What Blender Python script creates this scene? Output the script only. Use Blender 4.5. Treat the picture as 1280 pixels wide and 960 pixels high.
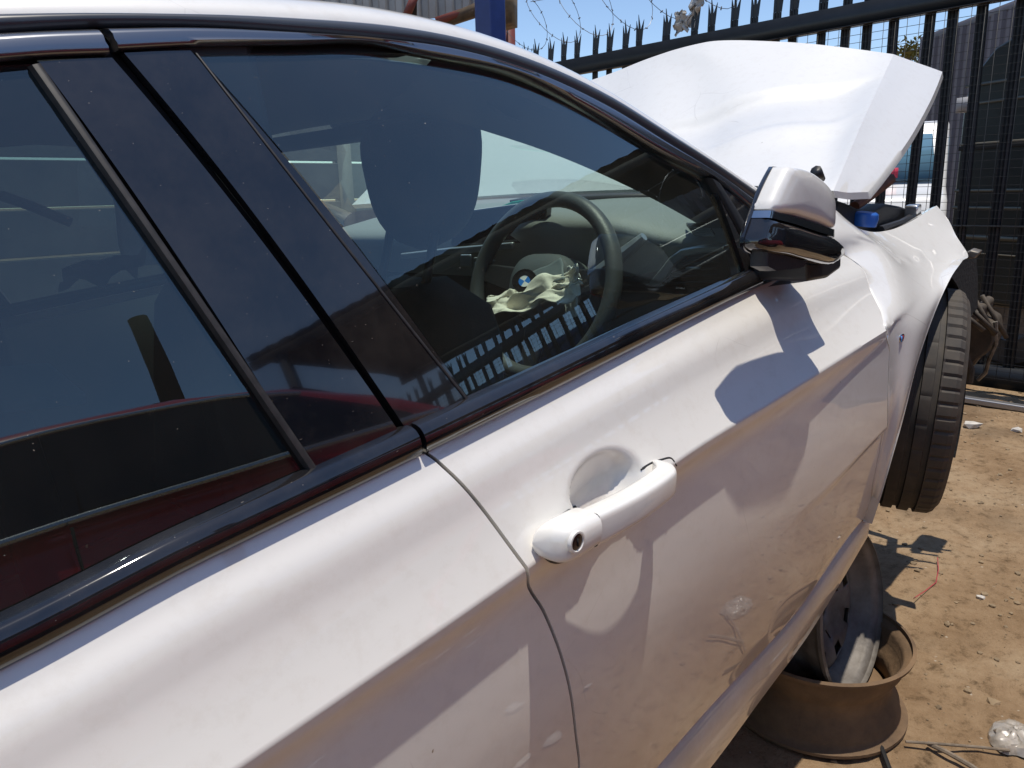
import bpy, bmesh, math, random
import numpy as np
from mathutils import Vector, Matrix, noise
random.seed(7)
SC = bpy.context.scene
for o in list(bpy.data.objects): bpy.data.objects.remove(o)
R = math.radians

# ------------------------------------------------------------------ camera, sky, sun, exposure
# the car stands nose-up on two rims: CM turns car coordinates (x forward, y left, z up) into the yard's
CM = np.array([[0.9926541, 0.0, -0.1209869], [0.0020099, 0.9998620, 0.0164905], [0.1209702, -0.0166125, 0.9925171]])
P0 = np.array([-2.81, -0.75, 0.0])
def W(p): return CM @ (np.array(p, float) - P0) + P0
CAMC = np.array([-2.07493851, -1.42507675, 1.23751487])
CF = np.array([0.67353436, 0.67005192, -0.31206071]); CR = np.array([0.67199965, -0.73092414, -0.11902257]); CU = np.array([0.30784401, 0.1295389, 0.94257718])
FL = 969.245
cd = bpy.data.cameras.new('camera'); cam = bpy.data.objects.new('camera', cd); SC.collection.objects.link(cam)
cd.sensor_width = 36; cd.lens = FL / 1280 * 36; cd.clip_start = 0.02; cd.clip_end = 2000
r_, u_, f_ = CM @ CR, CM @ CU, CM @ CF
cam.matrix_world = Matrix(((r_[0], u_[0], -f_[0], 0), (r_[1], u_[1], -f_[1], 0), (r_[2], u_[2], -f_[2], 0), (0, 0, 0, 1)))
cam.location = W(CAMC)
SC.camera = cam

SUN_EL, SUN_AZ = 83.5, -72.0            # azimuth from +x (car's nose), negative = the car's right-hand side
wd = bpy.data.worlds.new('World'); SC.world = wd; wd.use_nodes = True
wn = wd.node_tree; bgn = wn.nodes['Background']
sky = wn.nodes.new('ShaderNodeTexSky'); sky.sky_type = 'NISHITA'; sky.sun_disc = False
sky.sun_elevation = R(SUN_EL); sky.sun_rotation = R(90 - SUN_AZ); sky.air_density = 1.0; sky.dust_density = 0.3; sky.ozone_density = 1.6; sky.altitude = 1500
wn.links.new(sky.outputs[0], bgn.inputs[0]); bgn.inputs[1].default_value = 0.125
sd = bpy.data.lights.new('sun', 'SUN'); sd.energy = 3.0; sd.angle = R(0.53); sd.color = (1.0, 0.93, 0.82)
sun = bpy.data.objects.new('sun', sd); SC.collection.objects.link(sun)
sv = Vector((math.cos(R(SUN_EL)) * math.cos(R(SUN_AZ)), math.cos(R(SUN_EL)) * math.sin(R(SUN_AZ)), math.sin(R(SUN_EL))))
sun.rotation_euler = sv.to_track_quat('Z', 'Y').to_euler(); sun.location = (0, 0, 12)
SC.view_settings.view_transform = 'Standard'; SC.view_settings.look = 'None'; SC.view_settings.exposure = 0.44; SC.view_settings.gamma = 1.0
SC.view_settings.use_curve_mapping = False
SC.cycles.max_bounces = 10; SC.cycles.transparent_max_bounces = 16; SC.cycles.glossy_bounces = 5

# ------------------------------------------------------------------ point helpers
def ray(u, v): return CF + (u - 640) / FL * CR - (v - 480) / FL * CU
def pln(u, v, ax, val):
    d = ray(u, v); s = (val - CAMC[ax]) / d[ax]; return CAMC + s * d
def PX(u, v, x): return pln(u, v, 0, x)
def PY(u, v, y): return pln(u, v, 1, y)
def PZ(u, v, z): return pln(u, v, 2, z)
CW = W(CAMC)
def wray(u, v): return CM @ ray(u, v)
def GND(u, v, h=0.0):
    d = wray(u, v); return CW + d * (h - CW[2]) / d[2]
def WD(u, v, dist):                     # a yard point at a horizontal distance
    d = wray(u, v); return CW + d * dist / math.hypot(d[0], d[1])
def hit(u, v, S, y=-0.8):
    d = ray(u, v)
    for i in range(80):
        p = CAMC + d * (y - CAMC[1]) / d[1]
        y = y * 0.4 - 0.6 * S(p[0], p[2])
    return CAMC + d * (y - CAMC[1]) / d[1]
def tab(xs, ys):                        # smooth monotone table
    xs = np.array(xs, float); ys = np.array(ys, float); o = np.argsort(xs); xs = xs[o]; ys = ys[o]
    h = np.diff(xs); dl = np.diff(ys) / h; m = np.zeros(len(xs)); m[0] = dl[0]; m[-1] = dl[-1]
    for i in range(1, len(xs) - 1):
        m[i] = 0 if dl[i-1] * dl[i] <= 0 else 2 * dl[i-1] * dl[i] / (dl[i-1] + dl[i])
    def f(x):
        if x <= xs[0]: return float(ys[0] + m[0] * (x - xs[0]))
        if x >= xs[-1]: return float(ys[-1] + m[-1] * (x - xs[-1]))
        i = int(np.searchsorted(xs, x)) - 1; t = (x - xs[i]) / h[i]
        return float((2*t**3-3*t*t+1)*ys[i] + (t**3-2*t*t+t)*h[i]*m[i] + (-2*t**3+3*t*t)*ys[i+1] + (t**3-t*t)*h[i]*m[i+1])
    return f
def spl(pts, n):                        # Catmull-Rom by arc length
    P = np.array(pts, float); L = np.r_[0, np.cumsum(np.linalg.norm(np.diff(P, axis=0), axis=1))]; L /= L[-1]
    fs = [tab_cr(L, P[:, k]) for k in range(P.shape[1])]
    return [np.array([f(t) for f in fs]) for t in np.linspace(0, 1, n)]
def tab_cr(xs, ys):
    m = np.gradient(ys, xs) if len(xs) > 2 else np.full(len(xs), (ys[-1]-ys[0])/(xs[-1]-xs[0]))
    def f(x):
        i = min(max(int(np.searchsorted(xs, x)) - 1, 0), len(xs) - 2); h = xs[i+1] - xs[i]; t = (x - xs[i]) / h
        return (2*t**3-3*t*t+1)*ys[i] + (t**3-2*t*t+t)*h*m[i] + (-2*t**3+3*t*t)*ys[i+1] + (t**3-t*t)*h*m[i+1]
    return f
def sst(a, b, x):
    t = min(max((x - a) / (b - a), 0), 1); return t * t * (3 - 2 * t)
def nz(x, y, z=0.0): return noise.noise(Vector((x, y, z)))

# ------------------------------------------------------------------ object helpers
def tagd(o, label=None, cat=None, group=None, kind=None):
    if label: o['label'] = label
    if cat: o['category'] = cat
    if group: o['group'] = group
    if kind: o['kind'] = kind
    return o
def mk(name, V, F, mat, parent=None, smooth=True, ang=None):
    me = bpy.data.meshes.new(name); me.from_pydata([tuple(map(float, v)) for v in V], [], [tuple(f) for f in F]); me.update()
    bm = bmesh.new(); bm.from_mesh(me); bmesh.ops.recalc_face_normals(bm, faces=bm.faces[:])
    if ang:
        for e in bm.edges:
            if len(e.link_faces) == 2 and e.calc_face_angle(0) > R(ang): e.smooth = False
    bm.to_mesh(me); bm.free()
    if smooth: me.polygons.foreach_set('use_smooth', [True] * len(me.polygons))
    o = bpy.data.objects.new(name, me); SC.collection.objects.link(o)
    me.materials.append(mat)
    if parent: o.parent = parent
    return o
def empty(name, loc=(0, 0, 0), rz=0.0, parent=None):
    o = bpy.data.objects.new(name, None); SC.collection.objects.link(o); o.location = loc; o.rotation_euler = (0, 0, rz); o.empty_display_size = 0.1
    if parent: o.parent = parent
    return o
def grid(rows, closeu=False, closev=False):
    n = len(rows[0]); m = len(rows); V = [p for r in rows for p in r]; F = []
    for i in range(m if closev else m - 1):
        for j in range(n if closeu else n - 1):
            a = i * n + j; b = i * n + (j + 1) % n; i2 = (i + 1) % m
            F.append((a, b, i2 * n + (j + 1) % n, i2 * n + j))
    return V, F
class MB:
    def __init__(s): s.V = []; s.F = []
    def add(s, V, F):
        k = len(s.V); s.V += [tuple(map(float, v)) for v in V]; s.F += [tuple(i + k for i in f) for f in F]; return s
    def box(s, a, b, rot=None, org=None):
        V = [(x, y, z) for z in (a[2], b[2]) for y in (a[1], b[1]) for x in (a[0], b[0])]
        if rot is not None: V = [tuple(rot @ Vector(v) + Vector(org or (0, 0, 0))) for v in V]
        return s.add(V, [(0, 2, 3, 1), (4, 5, 7, 6), (0, 1, 5, 4), (2, 6, 7, 3), (0, 4, 6, 2), (1, 3, 7, 5)])
    def loft(s, rows, closeu=False, closev=False, cap=False):
        V, F = grid(rows, closeu, closev)
        if cap:
            n = len(rows[0]); F = F + [tuple(range(n))[::-1], tuple(range(len(V) - n, len(V)))]
        return s.add(V, F)
    def tube(s, pts, r, n=8, cap=True):
        pts = [Vector(tuple(map(float, p))) for p in pts]; rows = []; up = Vector((0.13, 0.21, 0.97))
        for i, p in enumerate(pts):
            t = (pts[min(i + 1, len(pts) - 1)] - pts[max(i - 1, 0)]).normalized()
            a = t.cross(up)
            if a.length < 1e-3: a = t.cross(Vector((1, 0, 0)))
            a.normalize(); b = t.cross(a); up = -b if (-b).dot(up) > 0 else b; b = t.cross(a)
            rr = r[i] if hasattr(r, '__len__') else r
            rows.append([p + (a * math.cos(2 * math.pi * k / n) + b * math.sin(2 * math.pi * k / n)) * rr for k in range(n)])
        return s.loft(rows, closeu=True, cap=cap)
    def lathe(s, prof, n, c=(0, 0, 0), ax=(0, 0, 1), ref=(1, 0, 0), cap=False):   # prof: (radius, along axis)
        ax = Vector(ax).normalized(); ref = Vector(ref); e1 = (ref - ax * ref.dot(ax)).normalized(); e2 = ax.cross(e1); c = Vector(c)
        rows = [[c + ax * h + (e1 * math.cos(2 * math.pi * k / n) + e2 * math.sin(2 * math.pi * k / n)) * r for k in range(n)] for r, h in prof]
        return s.loft(rows, closeu=True, cap=cap)
    def prism(s, poly, vec):                     # polygon extruded along vec
        n = len(poly); V = [Vector(tuple(map(float, p))) for p in poly]; V += [v + Vector(vec) for v in V]
        return s.add(V, [tuple(range(n))[::-1], tuple(range(n, 2 * n))] + [(i, (i + 1) % n, n + (i + 1) % n, n + i) for i in range(n)])
    def build(s, name, mat, parent=None, smooth=False, ang=35, bevel=0):
        o = mk(name, s.V, s.F, mat, parent, True, ang)
        if bevel:
            b = o.modifiers.new('bevel', 'BEVEL'); b.width = bevel; b.segments = 2; b.limit_method = 'ANGLE'; b.angle_limit = R(40)
        return o
def copy_tree(o, parent=None):
    c = o.copy(); SC.collection.objects.link(c); c.parent = parent
    for ch in list(o.children): copy_tree(ch, c)
    return c
def flip_part(o, parent):                        # the same part on the car's other side
    me = o.data.copy(); me.transform(Matrix.Scale(-1, 4, (0, 1, 0))); me.flip_normals()
    c = bpy.data.objects.new(o.name.split('.')[0], me); SC.collection.objects.link(c); c.parent = parent
    for ch in list(o.children): flip_part(ch, c)
    return c

# ------------------------------------------------------------------ materials
def mat(name, col, rough=0.5, metal=0.0, coat=0.0, spec=0.5, var=0.0, vscale=8.0, col2=None, bump=0.0, bscale=60.0, rvar=0.0):
    m = bpy.data.materials.new(name); m.use_nodes = True; nt = m.node_tree; p = nt.nodes['Principled BSDF']
    p.inputs['Base Color'].default_value = (*col, 1); p.inputs['Roughness'].default_value = rough; p.inputs['Metallic'].default_value = metal
    p.inputs['Coat Weight'].default_value = coat; p.inputs['Coat Roughness'].default_value = 0.02; p.inputs['Specular IOR Level'].default_value = spec
    tc = nt.nodes.new('ShaderNodeTexCoord')
    if var or col2:
        n = nt.nodes.new('ShaderNodeTexNoise'); n.inputs['Scale'].default_value = vscale; n.inputs['Detail'].default_value = 6; n.inputs['Roughness'].default_value = 0.65
        rp = nt.nodes.new('ShaderNodeValToRGB'); c2 = col2 or tuple(c * (1 - var) for c in col)
        rp.color_ramp.elements[0].position = 0.35; rp.color_ramp.elements[1].position = 0.65
        rp.color_ramp.elements[0].color = (*c2, 1); rp.color_ramp.elements[1].color = (*col, 1)
        nt.links.new(tc.outputs['Object'], n.inputs['Vector']); nt.links.new(n.outputs[0], rp.inputs[0]); nt.links.new(rp.outputs[0], p.inputs['Base Color'])
    if rvar:
        n = nt.nodes.new('ShaderNodeTexNoise'); n.inputs['Scale'].default_value = vscale * 2.3; n.inputs['Detail'].default_value = 5
        mr = nt.nodes.new('ShaderNodeMapRange'); mr.inputs[1].default_value = 0.3; mr.inputs[2].default_value = 0.7; mr.inputs[3].default_value = max(rough - rvar, 0.01); mr.inputs[4].default_value = rough + rvar
        nt.links.new(tc.outputs['Object'], n.inputs['Vector']); nt.links.new(n.outputs[0], mr.inputs[0]); nt.links.new(mr.outputs[0], p.inputs['Roughness'])
    if bump:
        n = nt.nodes.new('ShaderNodeTexNoise'); n.inputs['Scale'].default_value = bscale; n.inputs['Detail'].default_value = 5
        b = nt.nodes.new('ShaderNodeBump'); b.inputs['Strength'].default_value = bump; b.inputs['Distance'].default_value = 0.01
        nt.links.new(tc.outputs['Object'], n.inputs['Vector']); nt.links.new(n.outputs[0], b.inputs['Height']); nt.links.new(b.outputs[0], p.inputs['Normal'])
    return m
def specks(nt, tc, scale, size, stretch=(1, 1, 1), seed=0.0, density=0.5):
    """sparse dust specks and streaks: 0..1 factor"""
    mp = nt.nodes.new('ShaderNodeMapping'); mp.inputs['Scale'].default_value = stretch; mp.inputs['Location'].default_value = (seed, seed * 1.7, seed * 0.6)
    v = nt.nodes.new('ShaderNodeTexVoronoi'); v.inputs['Scale'].default_value = scale
    lt = nt.nodes.new('ShaderNodeMapRange'); lt.inputs[1].default_value = size; lt.inputs[2].default_value = size * 0.35; lt.inputs[3].default_value = 0; lt.inputs[4].default_value = 1
    sp = nt.nodes.new('ShaderNodeSeparateColor'); gt = nt.nodes.new('ShaderNodeMath'); gt.operation = 'GREATER_THAN'; gt.inputs[1].default_value = 1 - density
    ml = nt.nodes.new('ShaderNodeMath'); ml.operation = 'MULTIPLY'
    wn2 = nt.nodes.new('ShaderNodeTexNoise'); wn2.inputs['Scale'].default_value = scale * 2.2; wn2.inputs['Detail'].default_value = 2
    vm = nt.nodes.new('ShaderNodeVectorMath'); vm.operation = 'MULTIPLY_ADD'; vm.inputs[1].default_value = (0.35 / scale,) * 3
    nt.links.new(tc.outputs['Object'], wn2.inputs['Vector']); nt.links.new(wn2.outputs['Color'], vm.inputs[0]); nt.links.new(tc.outputs['Object'], vm.inputs[2])
    nt.links.new(vm.outputs[0], mp.inputs[0]); nt.links.new(mp.outputs[0], v.inputs['Vector']); nt.links.new(v.outputs['Distance'], lt.inputs[0])
    nt.links.new(v.outputs['Color'], sp.inputs[0]); nt.links.new(sp.outputs[0], gt.inputs[0]); nt.links.new(lt.outputs[0], ml.inputs[0]); nt.links.new(gt.outputs[0], ml.inputs[1])
    return ml.outputs[0]
def paint_mat():
    m = mat('white_paint', (0.81, 0.785, 0.735), rough=0.45, coat=1.0)
    nt = m.node_tree; p = nt.nodes['Principled BSDF']; tc = nt.nodes.new('ShaderNodeTexCoord')
    p.inputs['Coat Roughness'].default_value = 0.025; p.inputs['Coat IOR'].default_value = 1.64
    # dust film, thickened low on the doors to paint in brown ground bounce
    n = nt.nodes.new('ShaderNodeTexNoise'); n.inputs['Scale'].default_value = 5; n.inputs['Detail'].default_value = 8; n.inputs['Roughness'].default_value = 0.7
    sx = nt.nodes.new('ShaderNodeSeparateXYZ'); nt.links.new(tc.outputs['Object'], sx.inputs[0]); nt.links.new(tc.outputs['Object'], n.inputs['Vector'])
    mr = nt.nodes.new('ShaderNodeMapRange'); mr.inputs[1].default_value = 0.70; mr.inputs[2].default_value = 0.25; mr.inputs[3].default_value = 0.0; mr.inputs[4].default_value = 1.0
    nt.links.new(sx.outputs[2], mr.inputs[0])
    ml = nt.nodes.new('ShaderNodeMath'); ml.operation = 'MULTIPLY'; nt.links.new(mr.outputs[0], ml.inputs[0]); nt.links.new(n.outputs[0], ml.inputs[1])
    mx = nt.nodes.new('ShaderNodeMix'); mx.data_type = 'RGBA'; mx.inputs[6].default_value = (0.81, 0.785, 0.735, 1); mx.inputs[7].default_value = (0.40, 0.30, 0.20, 1)
    nt.links.new(ml.outputs[0], mx.inputs[0])
    sk = specks(nt, tc, 26, 0.05, (1, 1, 1), 3.1, 0.12)
    mx2 = nt.nodes.new('ShaderNodeMix'); mx2.data_type = 'RGBA'; mx2.inputs[7].default_value = (0.22, 0.15, 0.09, 1)
    nt.links.new(sk, mx2.inputs[0]); nt.links.new(mx.outputs[2], mx2.inputs[6])
    ve = nt.nodes.new('ShaderNodeTexVoronoi'); ve.feature = 'DISTANCE_TO_EDGE'; ve.inputs['Scale'].default_value = 3.3
    wv = nt.nodes.new('ShaderNodeTexNoise'); wv.inputs['Scale'].default_value = 2.0
    va_ = nt.nodes.new('ShaderNodeVectorMath'); va_.operation = 'MULTIPLY_ADD'; va_.inputs[1].default_value = (0.5, 0.1, 0.35)
    nt.links.new(tc.outputs['Object'], wv.inputs['Vector']); nt.links.new(wv.outputs['Color'], va_.inputs[0]); nt.links.new(tc.outputs['Object'], va_.inputs[2]); nt.links.new(va_.outputs[0], ve.inputs['Vector'])
    ed = nt.nodes.new('ShaderNodeMapRange'); ed.inputs[1].default_value = 0.0035; ed.inputs[2].default_value = 0.001; ed.inputs[3].default_value = 0; ed.inputs[4].default_value = 1; nt.links.new(ve.outputs['Distance'], ed.inputs[0])
    nm = nt.nodes.new('ShaderNodeTexNoise'); nm.inputs['Scale'].default_value = 4.5; nm.inputs['Detail'].default_value = 4; nt.links.new(tc.outputs['Object'], nm.inputs['Vector'])
    mk_ = nt.nodes.new('ShaderNodeMapRange'); mk_.inputs[1].default_value = 0.56; mk_.inputs[2].default_value = 0.66; mk_.inputs[4].default_value = 0.45; nt.links.new(nm.outputs[0], mk_.inputs[0])
    mm_ = nt.nodes.new('ShaderNodeMath'); mm_.operation = 'MULTIPLY'; nt.links.new(ed.outputs[0], mm_.inputs[0]); nt.links.new(mk_.outputs[0], mm_.inputs[1])
    mx3 = nt.nodes.new('ShaderNodeMix'); mx3.data_type = 'RGBA'; mx3.inputs[7].default_value = (0.42, 0.39, 0.35, 1); nt.links.new(mm_.outputs[0], mx3.inputs[0]); nt.links.new(mx2.outputs[2], mx3.inputs[6])
    nf = nt.nodes.new('ShaderNodeTexNoise'); nf.inputs['Scale'].default_value = 38; nf.inputs['Detail'].default_value = 8; nf.inputs['Roughness'].default_value = 0.75; nt.links.new(tc.outputs['Object'], nf.inputs['Vector'])
    mf = nt.nodes.new('ShaderNodeMapRange'); mf.inputs[1].default_value = 0.5; mf.inputs[2].default_value = 0.8; mf.inputs[4].default_value = 0.28; nt.links.new(nf.outputs[0], mf.inputs[0])
    mx4 = nt.nodes.new('ShaderNodeMix'); mx4.data_type = 'RGBA'; mx4.inputs[7].default_value = (0.56, 0.49, 0.40, 1); nt.links.new(mf.outputs[0], mx4.inputs[0]); nt.links.new(mx3.outputs[2], mx4.inputs[6])
    nt.links.new(mx4.outputs[2], p.inputs['Base Color'])
    n2 = nt.nodes.new('ShaderNodeTexNoise'); n2.inputs['Scale'].default_value = 14; n2.inputs['Detail'].default_value = 7
    m3 = nt.nodes.new('ShaderNodeMapRange'); m3.inputs[1].default_value = 0.35; m3.inputs[2].default_value = 0.75; m3.inputs[3].default_value = 0.0; m3.inputs[4].default_value = 0.03
    nt.links.new(tc.outputs['Object'], n2.inputs['Vector']); nt.links.new(n2.outputs[0], m3.inputs[0]); nt.links.new(m3.outputs[0], p.inputs['Coat Roughness'])
    return m
def gloss_black():
    m = mat('gloss_black', (0.006, 0.006, 0.008), rough=0.06, coat=1.0)
    nt = m.node_tree; p = nt.nodes['Principled BSDF']; tc = nt.nodes.new('ShaderNodeTexCoord')
    a = specks(nt, tc, 150, 0.10, (1.0, 1.0, 1.3), 1.3, 0.22); b = specks(nt, tc, 75, 0.055, (0.35, 1, 1.5), 5.7, 0.4)
    mxm = nt.nodes.new('ShaderNodeMath'); mxm.operation = 'MAXIMUM'; nt.links.new(a, mxm.inputs[0]); nt.links.new(b, mxm.inputs[1])
    n = nt.nodes.new('ShaderNodeTexNoise'); n.inputs['Scale'].default_value = 6; n.inputs['Detail'].default_value = 8; n.inputs['Roughness'].default_value = 0.75
    mr = nt.nodes.new('ShaderNodeMapRange'); mr.inputs[1].default_value = 0.4; mr.inputs[2].default_value = 0.8; mr.inputs[3].default_value = 0.0; mr.inputs[4].default_value = 0.07
    nt.links.new(tc.outputs['Object'], n.inputs['Vector']); nt.links.new(n.outputs[0], mr.inputs[0])
    ad = nt.nodes.new('ShaderNodeMath'); ad.operation = 'MULTIPLY_ADD'; ad.inputs[1].default_value = 0.45
    nt.links.new(mxm.outputs[0], ad.inputs[0]); nt.links.new(mr.outputs[0], ad.inputs[2])
    mx = nt.nodes.new('ShaderNodeMix'); mx.data_type = 'RGBA'; mx.inputs[6].default_value = (0.006, 0.006, 0.008, 1); mx.inputs[7].default_value = (0.42, 0.36, 0.30, 1)
    nt.links.new(ad.outputs[0], mx.inputs[0]); nt.links.new(mx.outputs[2], p.inputs['Base Color'])
    return m
def glass_mat(name, tint, dust=0.05, sp=True, ior=1.62, faces=1.9):
    m = bpy.data.materials.new(name); m.use_nodes = True; nt = m.node_tree; nt.nodes.remove(nt.nodes['Principled BSDF']); out = nt.nodes['Material Output']
    tr = nt.nodes.new('ShaderNodeBsdfTransparent'); tr.inputs[0].default_value = (*tint, 1)
    gl = nt.nodes.new('ShaderNodeBsdfGlossy'); gl.inputs['Roughness'].default_value = 0.0; gl.inputs[0].default_value = (0.82, 0.98, 1.0, 1)   # reflections tinted blue-green by colour, to deepen the mirrored sky
    fr = nt.nodes.new('ShaderNodeFresnel'); fr.inputs[0].default_value = ior
    dbl = nt.nodes.new('ShaderNodeMath'); dbl.operation = 'MULTIPLY'; dbl.inputs[1].default_value = faces; dbl.use_clamp = True   # both faces of the pane mirror
    nt.links.new(fr.outputs[0], dbl.inputs[0])
    ge = nt.nodes.new('ShaderNodeNewGeometry'); io = nt.nodes.new('ShaderNodeMapRange'); io.inputs[3].default_value = ior; io.inputs[4].default_value = 1 / ior   # a pane mirrors the same from either face
    nt.links.new(ge.outputs['Backfacing'], io.inputs[0]); nt.links.new(io.outputs[0], fr.inputs[0])
    mx = nt.nodes.new('ShaderNodeMixShader'); nt.links.new(dbl.outputs[0], mx.inputs[0]); nt.links.new(tr.outputs[0], mx.inputs[1]); nt.links.new(gl.outputs[0], mx.inputs[2])
    df = nt.nodes.new('ShaderNodeBsdfDiffuse'); df.inputs[0].default_value = (0.55, 0.5, 0.42, 1)
    tc = nt.nodes.new('ShaderNodeTexCoord')
    n = nt.nodes.new('ShaderNodeTexNoise'); n.inputs['Scale'].default_value = 4; n.inputs['Detail'].default_value = 9; n.inputs['Roughness'].default_value = 0.7
    mr = nt.nodes.new('ShaderNodeMapRange'); mr.inputs[1].default_value = 0.35; mr.inputs[2].default_value = 0.8; mr.inputs[3].default_value = dust * 0.25; mr.inputs[4].default_value = dust
    nt.links.new(tc.outputs['Object'], n.inputs['Vector']); nt.links.new(n.outputs[0], mr.inputs[0]); fac = mr.outputs[0]
    if sp:
        a = specks(nt, tc, 120, 0.085, (1, 1, 1.4), 2.2, 0.16); b = specks(nt, tc, 55, 0.05, (0.4, 1, 1.8), 8.8, 0.25)
        mm = nt.nodes.new('ShaderNodeMath'); mm.operation = 'MAXIMUM'; nt.links.new(a, mm.inputs[0]); nt.links.new(b, mm.inputs[1])
        ad = nt.nodes.new('ShaderNodeMath'); ad.operation = 'MULTIPLY_ADD'; ad.inputs[1].default_value = 0.4; ad.use_clamp = True
        nt.links.new(mm.outputs[0], ad.inputs[0]); nt.links.new(fac, ad.inputs[2]); fac = ad.outputs[0]
    m2 = nt.nodes.new('ShaderNodeMixShader'); nt.links.new(fac, m2.inputs[0]); nt.links.new(mx.outputs[0], m2.inputs[1]); nt.links.new(df.outputs[0], m2.inputs[2])
    nt.links.new(m2.outputs[0], out.inputs[0]); return m
M_white = paint_mat()
M_gloss = gloss_black()
M_glass = glass_mat('tinted_side_glass', (0.76, 0.89, 0.83), dust=0.03)
M_rglass = glass_mat('dark_rear_glass', (0.20, 0.26, 0.26), dust=0.03)
M_wscreen = glass_mat('windscreen_glass', (0.86, 0.95, 0.90), sp=False, dust=0.02, ior=1.38, faces=1.0)
M_rubber = mat('black_rubber', (0.014, 0.014, 0.015), rough=0.6, var=0.3, vscale=30)
M_seal = mat('weathered_seal', (0.035, 0.032, 0.032), rough=0.55, var=0.5, vscale=60)
M_dark = mat('dark_plastic', (0.02, 0.02, 0.022), rough=0.45, bump=0.1, bscale=300)
M_dull = mat('shadow_black', (0.006, 0.006, 0.006), rough=0.9)
M_chrome = mat('shadow_chrome', (0.55, 0.56, 0.58), rough=0.12, metal=1.0)
M_silver = mat('satin_silver', (0.62, 0.63, 0.64), rough=0.28, metal=0.9)
M_band = mat('dark_satin_trim', (0.05, 0.053, 0.06), rough=0.3, coat=0.4)
M_frame = mat('window_frame_trim', (0.24, 0.25, 0.275), rough=0.22, metal=0.9)

# ------------------------------------------------------------------ car body: one surface, cut into panels
yb = tab([-3.6, -2.9, -2.3, -1.64, -0.79, -0.45, 0.0, 0.5], [0.74, 0.80, 0.838, 0.842, 0.803, 0.778, 0.76, 0.70])
yc = tab([-3.6, -2.9, -1.6, -0.6, -0.3, 0.1, 0.35, 0.6], [0.80, 0.89, 0.912, 0.911, 0.914, 0.912, 0.88, 0.80])
def line_tab(pix, ysurf, ext):
    pts = [hit(u, v, lambda x, z: ysurf(x)) for u, v in pix]
    return tab([p[0] for p in pts] + [e[0] for e in ext], [p[2] for p in pts] + [e[1] for e in ext])
zb = line_tab([(0, 835), (250, 702), (523, 569), (750, 456), (945, 359), (1000, 338), (1053, 318)], yb, [(-3.4, 0.96), (-2.6, 0.938), (0.1, 0.875)])
zc = line_tab([(300, 958), (654, 714), (845, 578), (975, 497), (1105, 415)], yc, [(-3.4, 0.84), (-2.4, 0.805), (-0.1, 0.745), (0.4, 0.74)])
zd = line_tab([(1083, 655), (1000, 775), (870, 920)], lambda x: 0.868, [(-3.2, 0.27), (-1.8, 0.265), (0.2, 0.29)])
up_f = tab([0, .1, .3, .5, .6, .68, .76, .88, 1.0], [0, .115, .325, .495, .555, .605, .68, .845, .97])
dn_f = tab([0, .02, .045, .065, .10, .18, .26, .33, .40, .48, .58, .70, .82, .92, 1.0], [0, .0018, .0072, .0105, .0130, .0128, .0118, .0115, .0124, .0152, .0207, .029, .039, .049, .059])
CUPC = PY(766, 612, -0.905)             # centre of the scoop behind the door handle
def S(x, z):
    c = zc(x)
    if z >= c:
        r = (z - c) / max(zb(x) - c, 1e-3); y = yc(x) - up_f(min(r, 1.6)) * (yc(x) - yb(x))
    else:
        q = (c - z) / max(c - zd(x), 1e-3); fade = 1 - 0.60 * sst(-0.95, -0.45, x)
        y = yc(x) - dn_f(min(q, 1.15)) * (fade if q < 0.5 else 1)
    dx = (x - CUPC[0]) / 0.072; dz = (z - CUPC[2]) / 0.047
    rho = math.hypot(dx, dz)
    if rho < 1: w = sst(1.0, 0.70, rho); y = y * (1 - w) + (0.880 - 0.012 * (1 - rho * rho)) * w
    return y
def Sg(x, z):                            # glasshouse
    h = z - zb(x) - 0.012
    return yb(x) - 0.004 - 0.25 * h - 0.10 * h * h - 0.62 * h ** 3
def gap_tab(pix, ext):
    pts = [hit(u, v, S) for u, v in pix]
    return tab([p[2] for p in pts] + [e[0] for e in ext], [p[0] for p in pts] + [e[1] for e in ext])
xB = gap_tab([(527, 563), (545, 575), (575, 603), (610, 645), (652, 702), (660, 725), (680, 765), (700, 815), (712, 860), (720, 920), (724, 958)], [(0.36, -1.53), (0.25, -1.56)])
xF = gap_tab([(1053, 318), (1068, 327), (1085, 352), (1100, 386), (1108, 415), (1112, 440), (1110, 480), (1100, 560), (1092, 600), (1083, 650)], [(0.24, -0.52)])
CAR = empty('wrecked_car', tuple(P0 - CM @ P0))
CAR.rotation_euler = Matrix(CM.tolist()).to_euler()
tagd(CAR, 'wrecked white sedan with crumpled raised bonnet, propped nose-up on old wheel rims', 'car')

def door_panel(name, fl, fr, cols, parent=CAR):
    rows_u = [1.0 - k / 44 for k in range(45)]
    rows_d = [0.006, .012, .02, .028, .036, .045, .055, .065, .08] + [.10 + .9 * k / 44 for k in range(45)]
    rows = []
    def pt(s, kind, val):
        x = -1.0
        for i in range(12):
            c = zc(x); z = c + (zb(x) - c) * val if kind == 'u' else c - (c - zd(x)) * val
            x = fl(z) * (1 - s) + fr(z) * s
        return (x, -S(x, z), z)
    for v in rows_u: rows.append([pt(s, 'u', v) for s in cols])
    for v in rows_d: rows.append([pt(s, 'd', v) for s in cols])
    # folded edge
    n = len(cols); m = len(rows)
    V, F = grid(rows)
    loop = [j for j in range(n)] + [i * n + n - 1 for i in range(1, m)] + [(m - 1) * n + j for j in range(n - 2, -1, -1)] + [i * n for i in range(m - 2, 0, -1)]
    k0 = len(V)
    for i in loop: V.append((V[i][0], V[i][1] + 0.02, V[i][2]))
    L = len(loop)
    for i in range(L): F.append((loop[i], loop[(i + 1) % L], k0 + (i + 1) % L, k0 + i))
    return mk(name, V, F, M_white, parent, True, 50)
g = 0.0024
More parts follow.
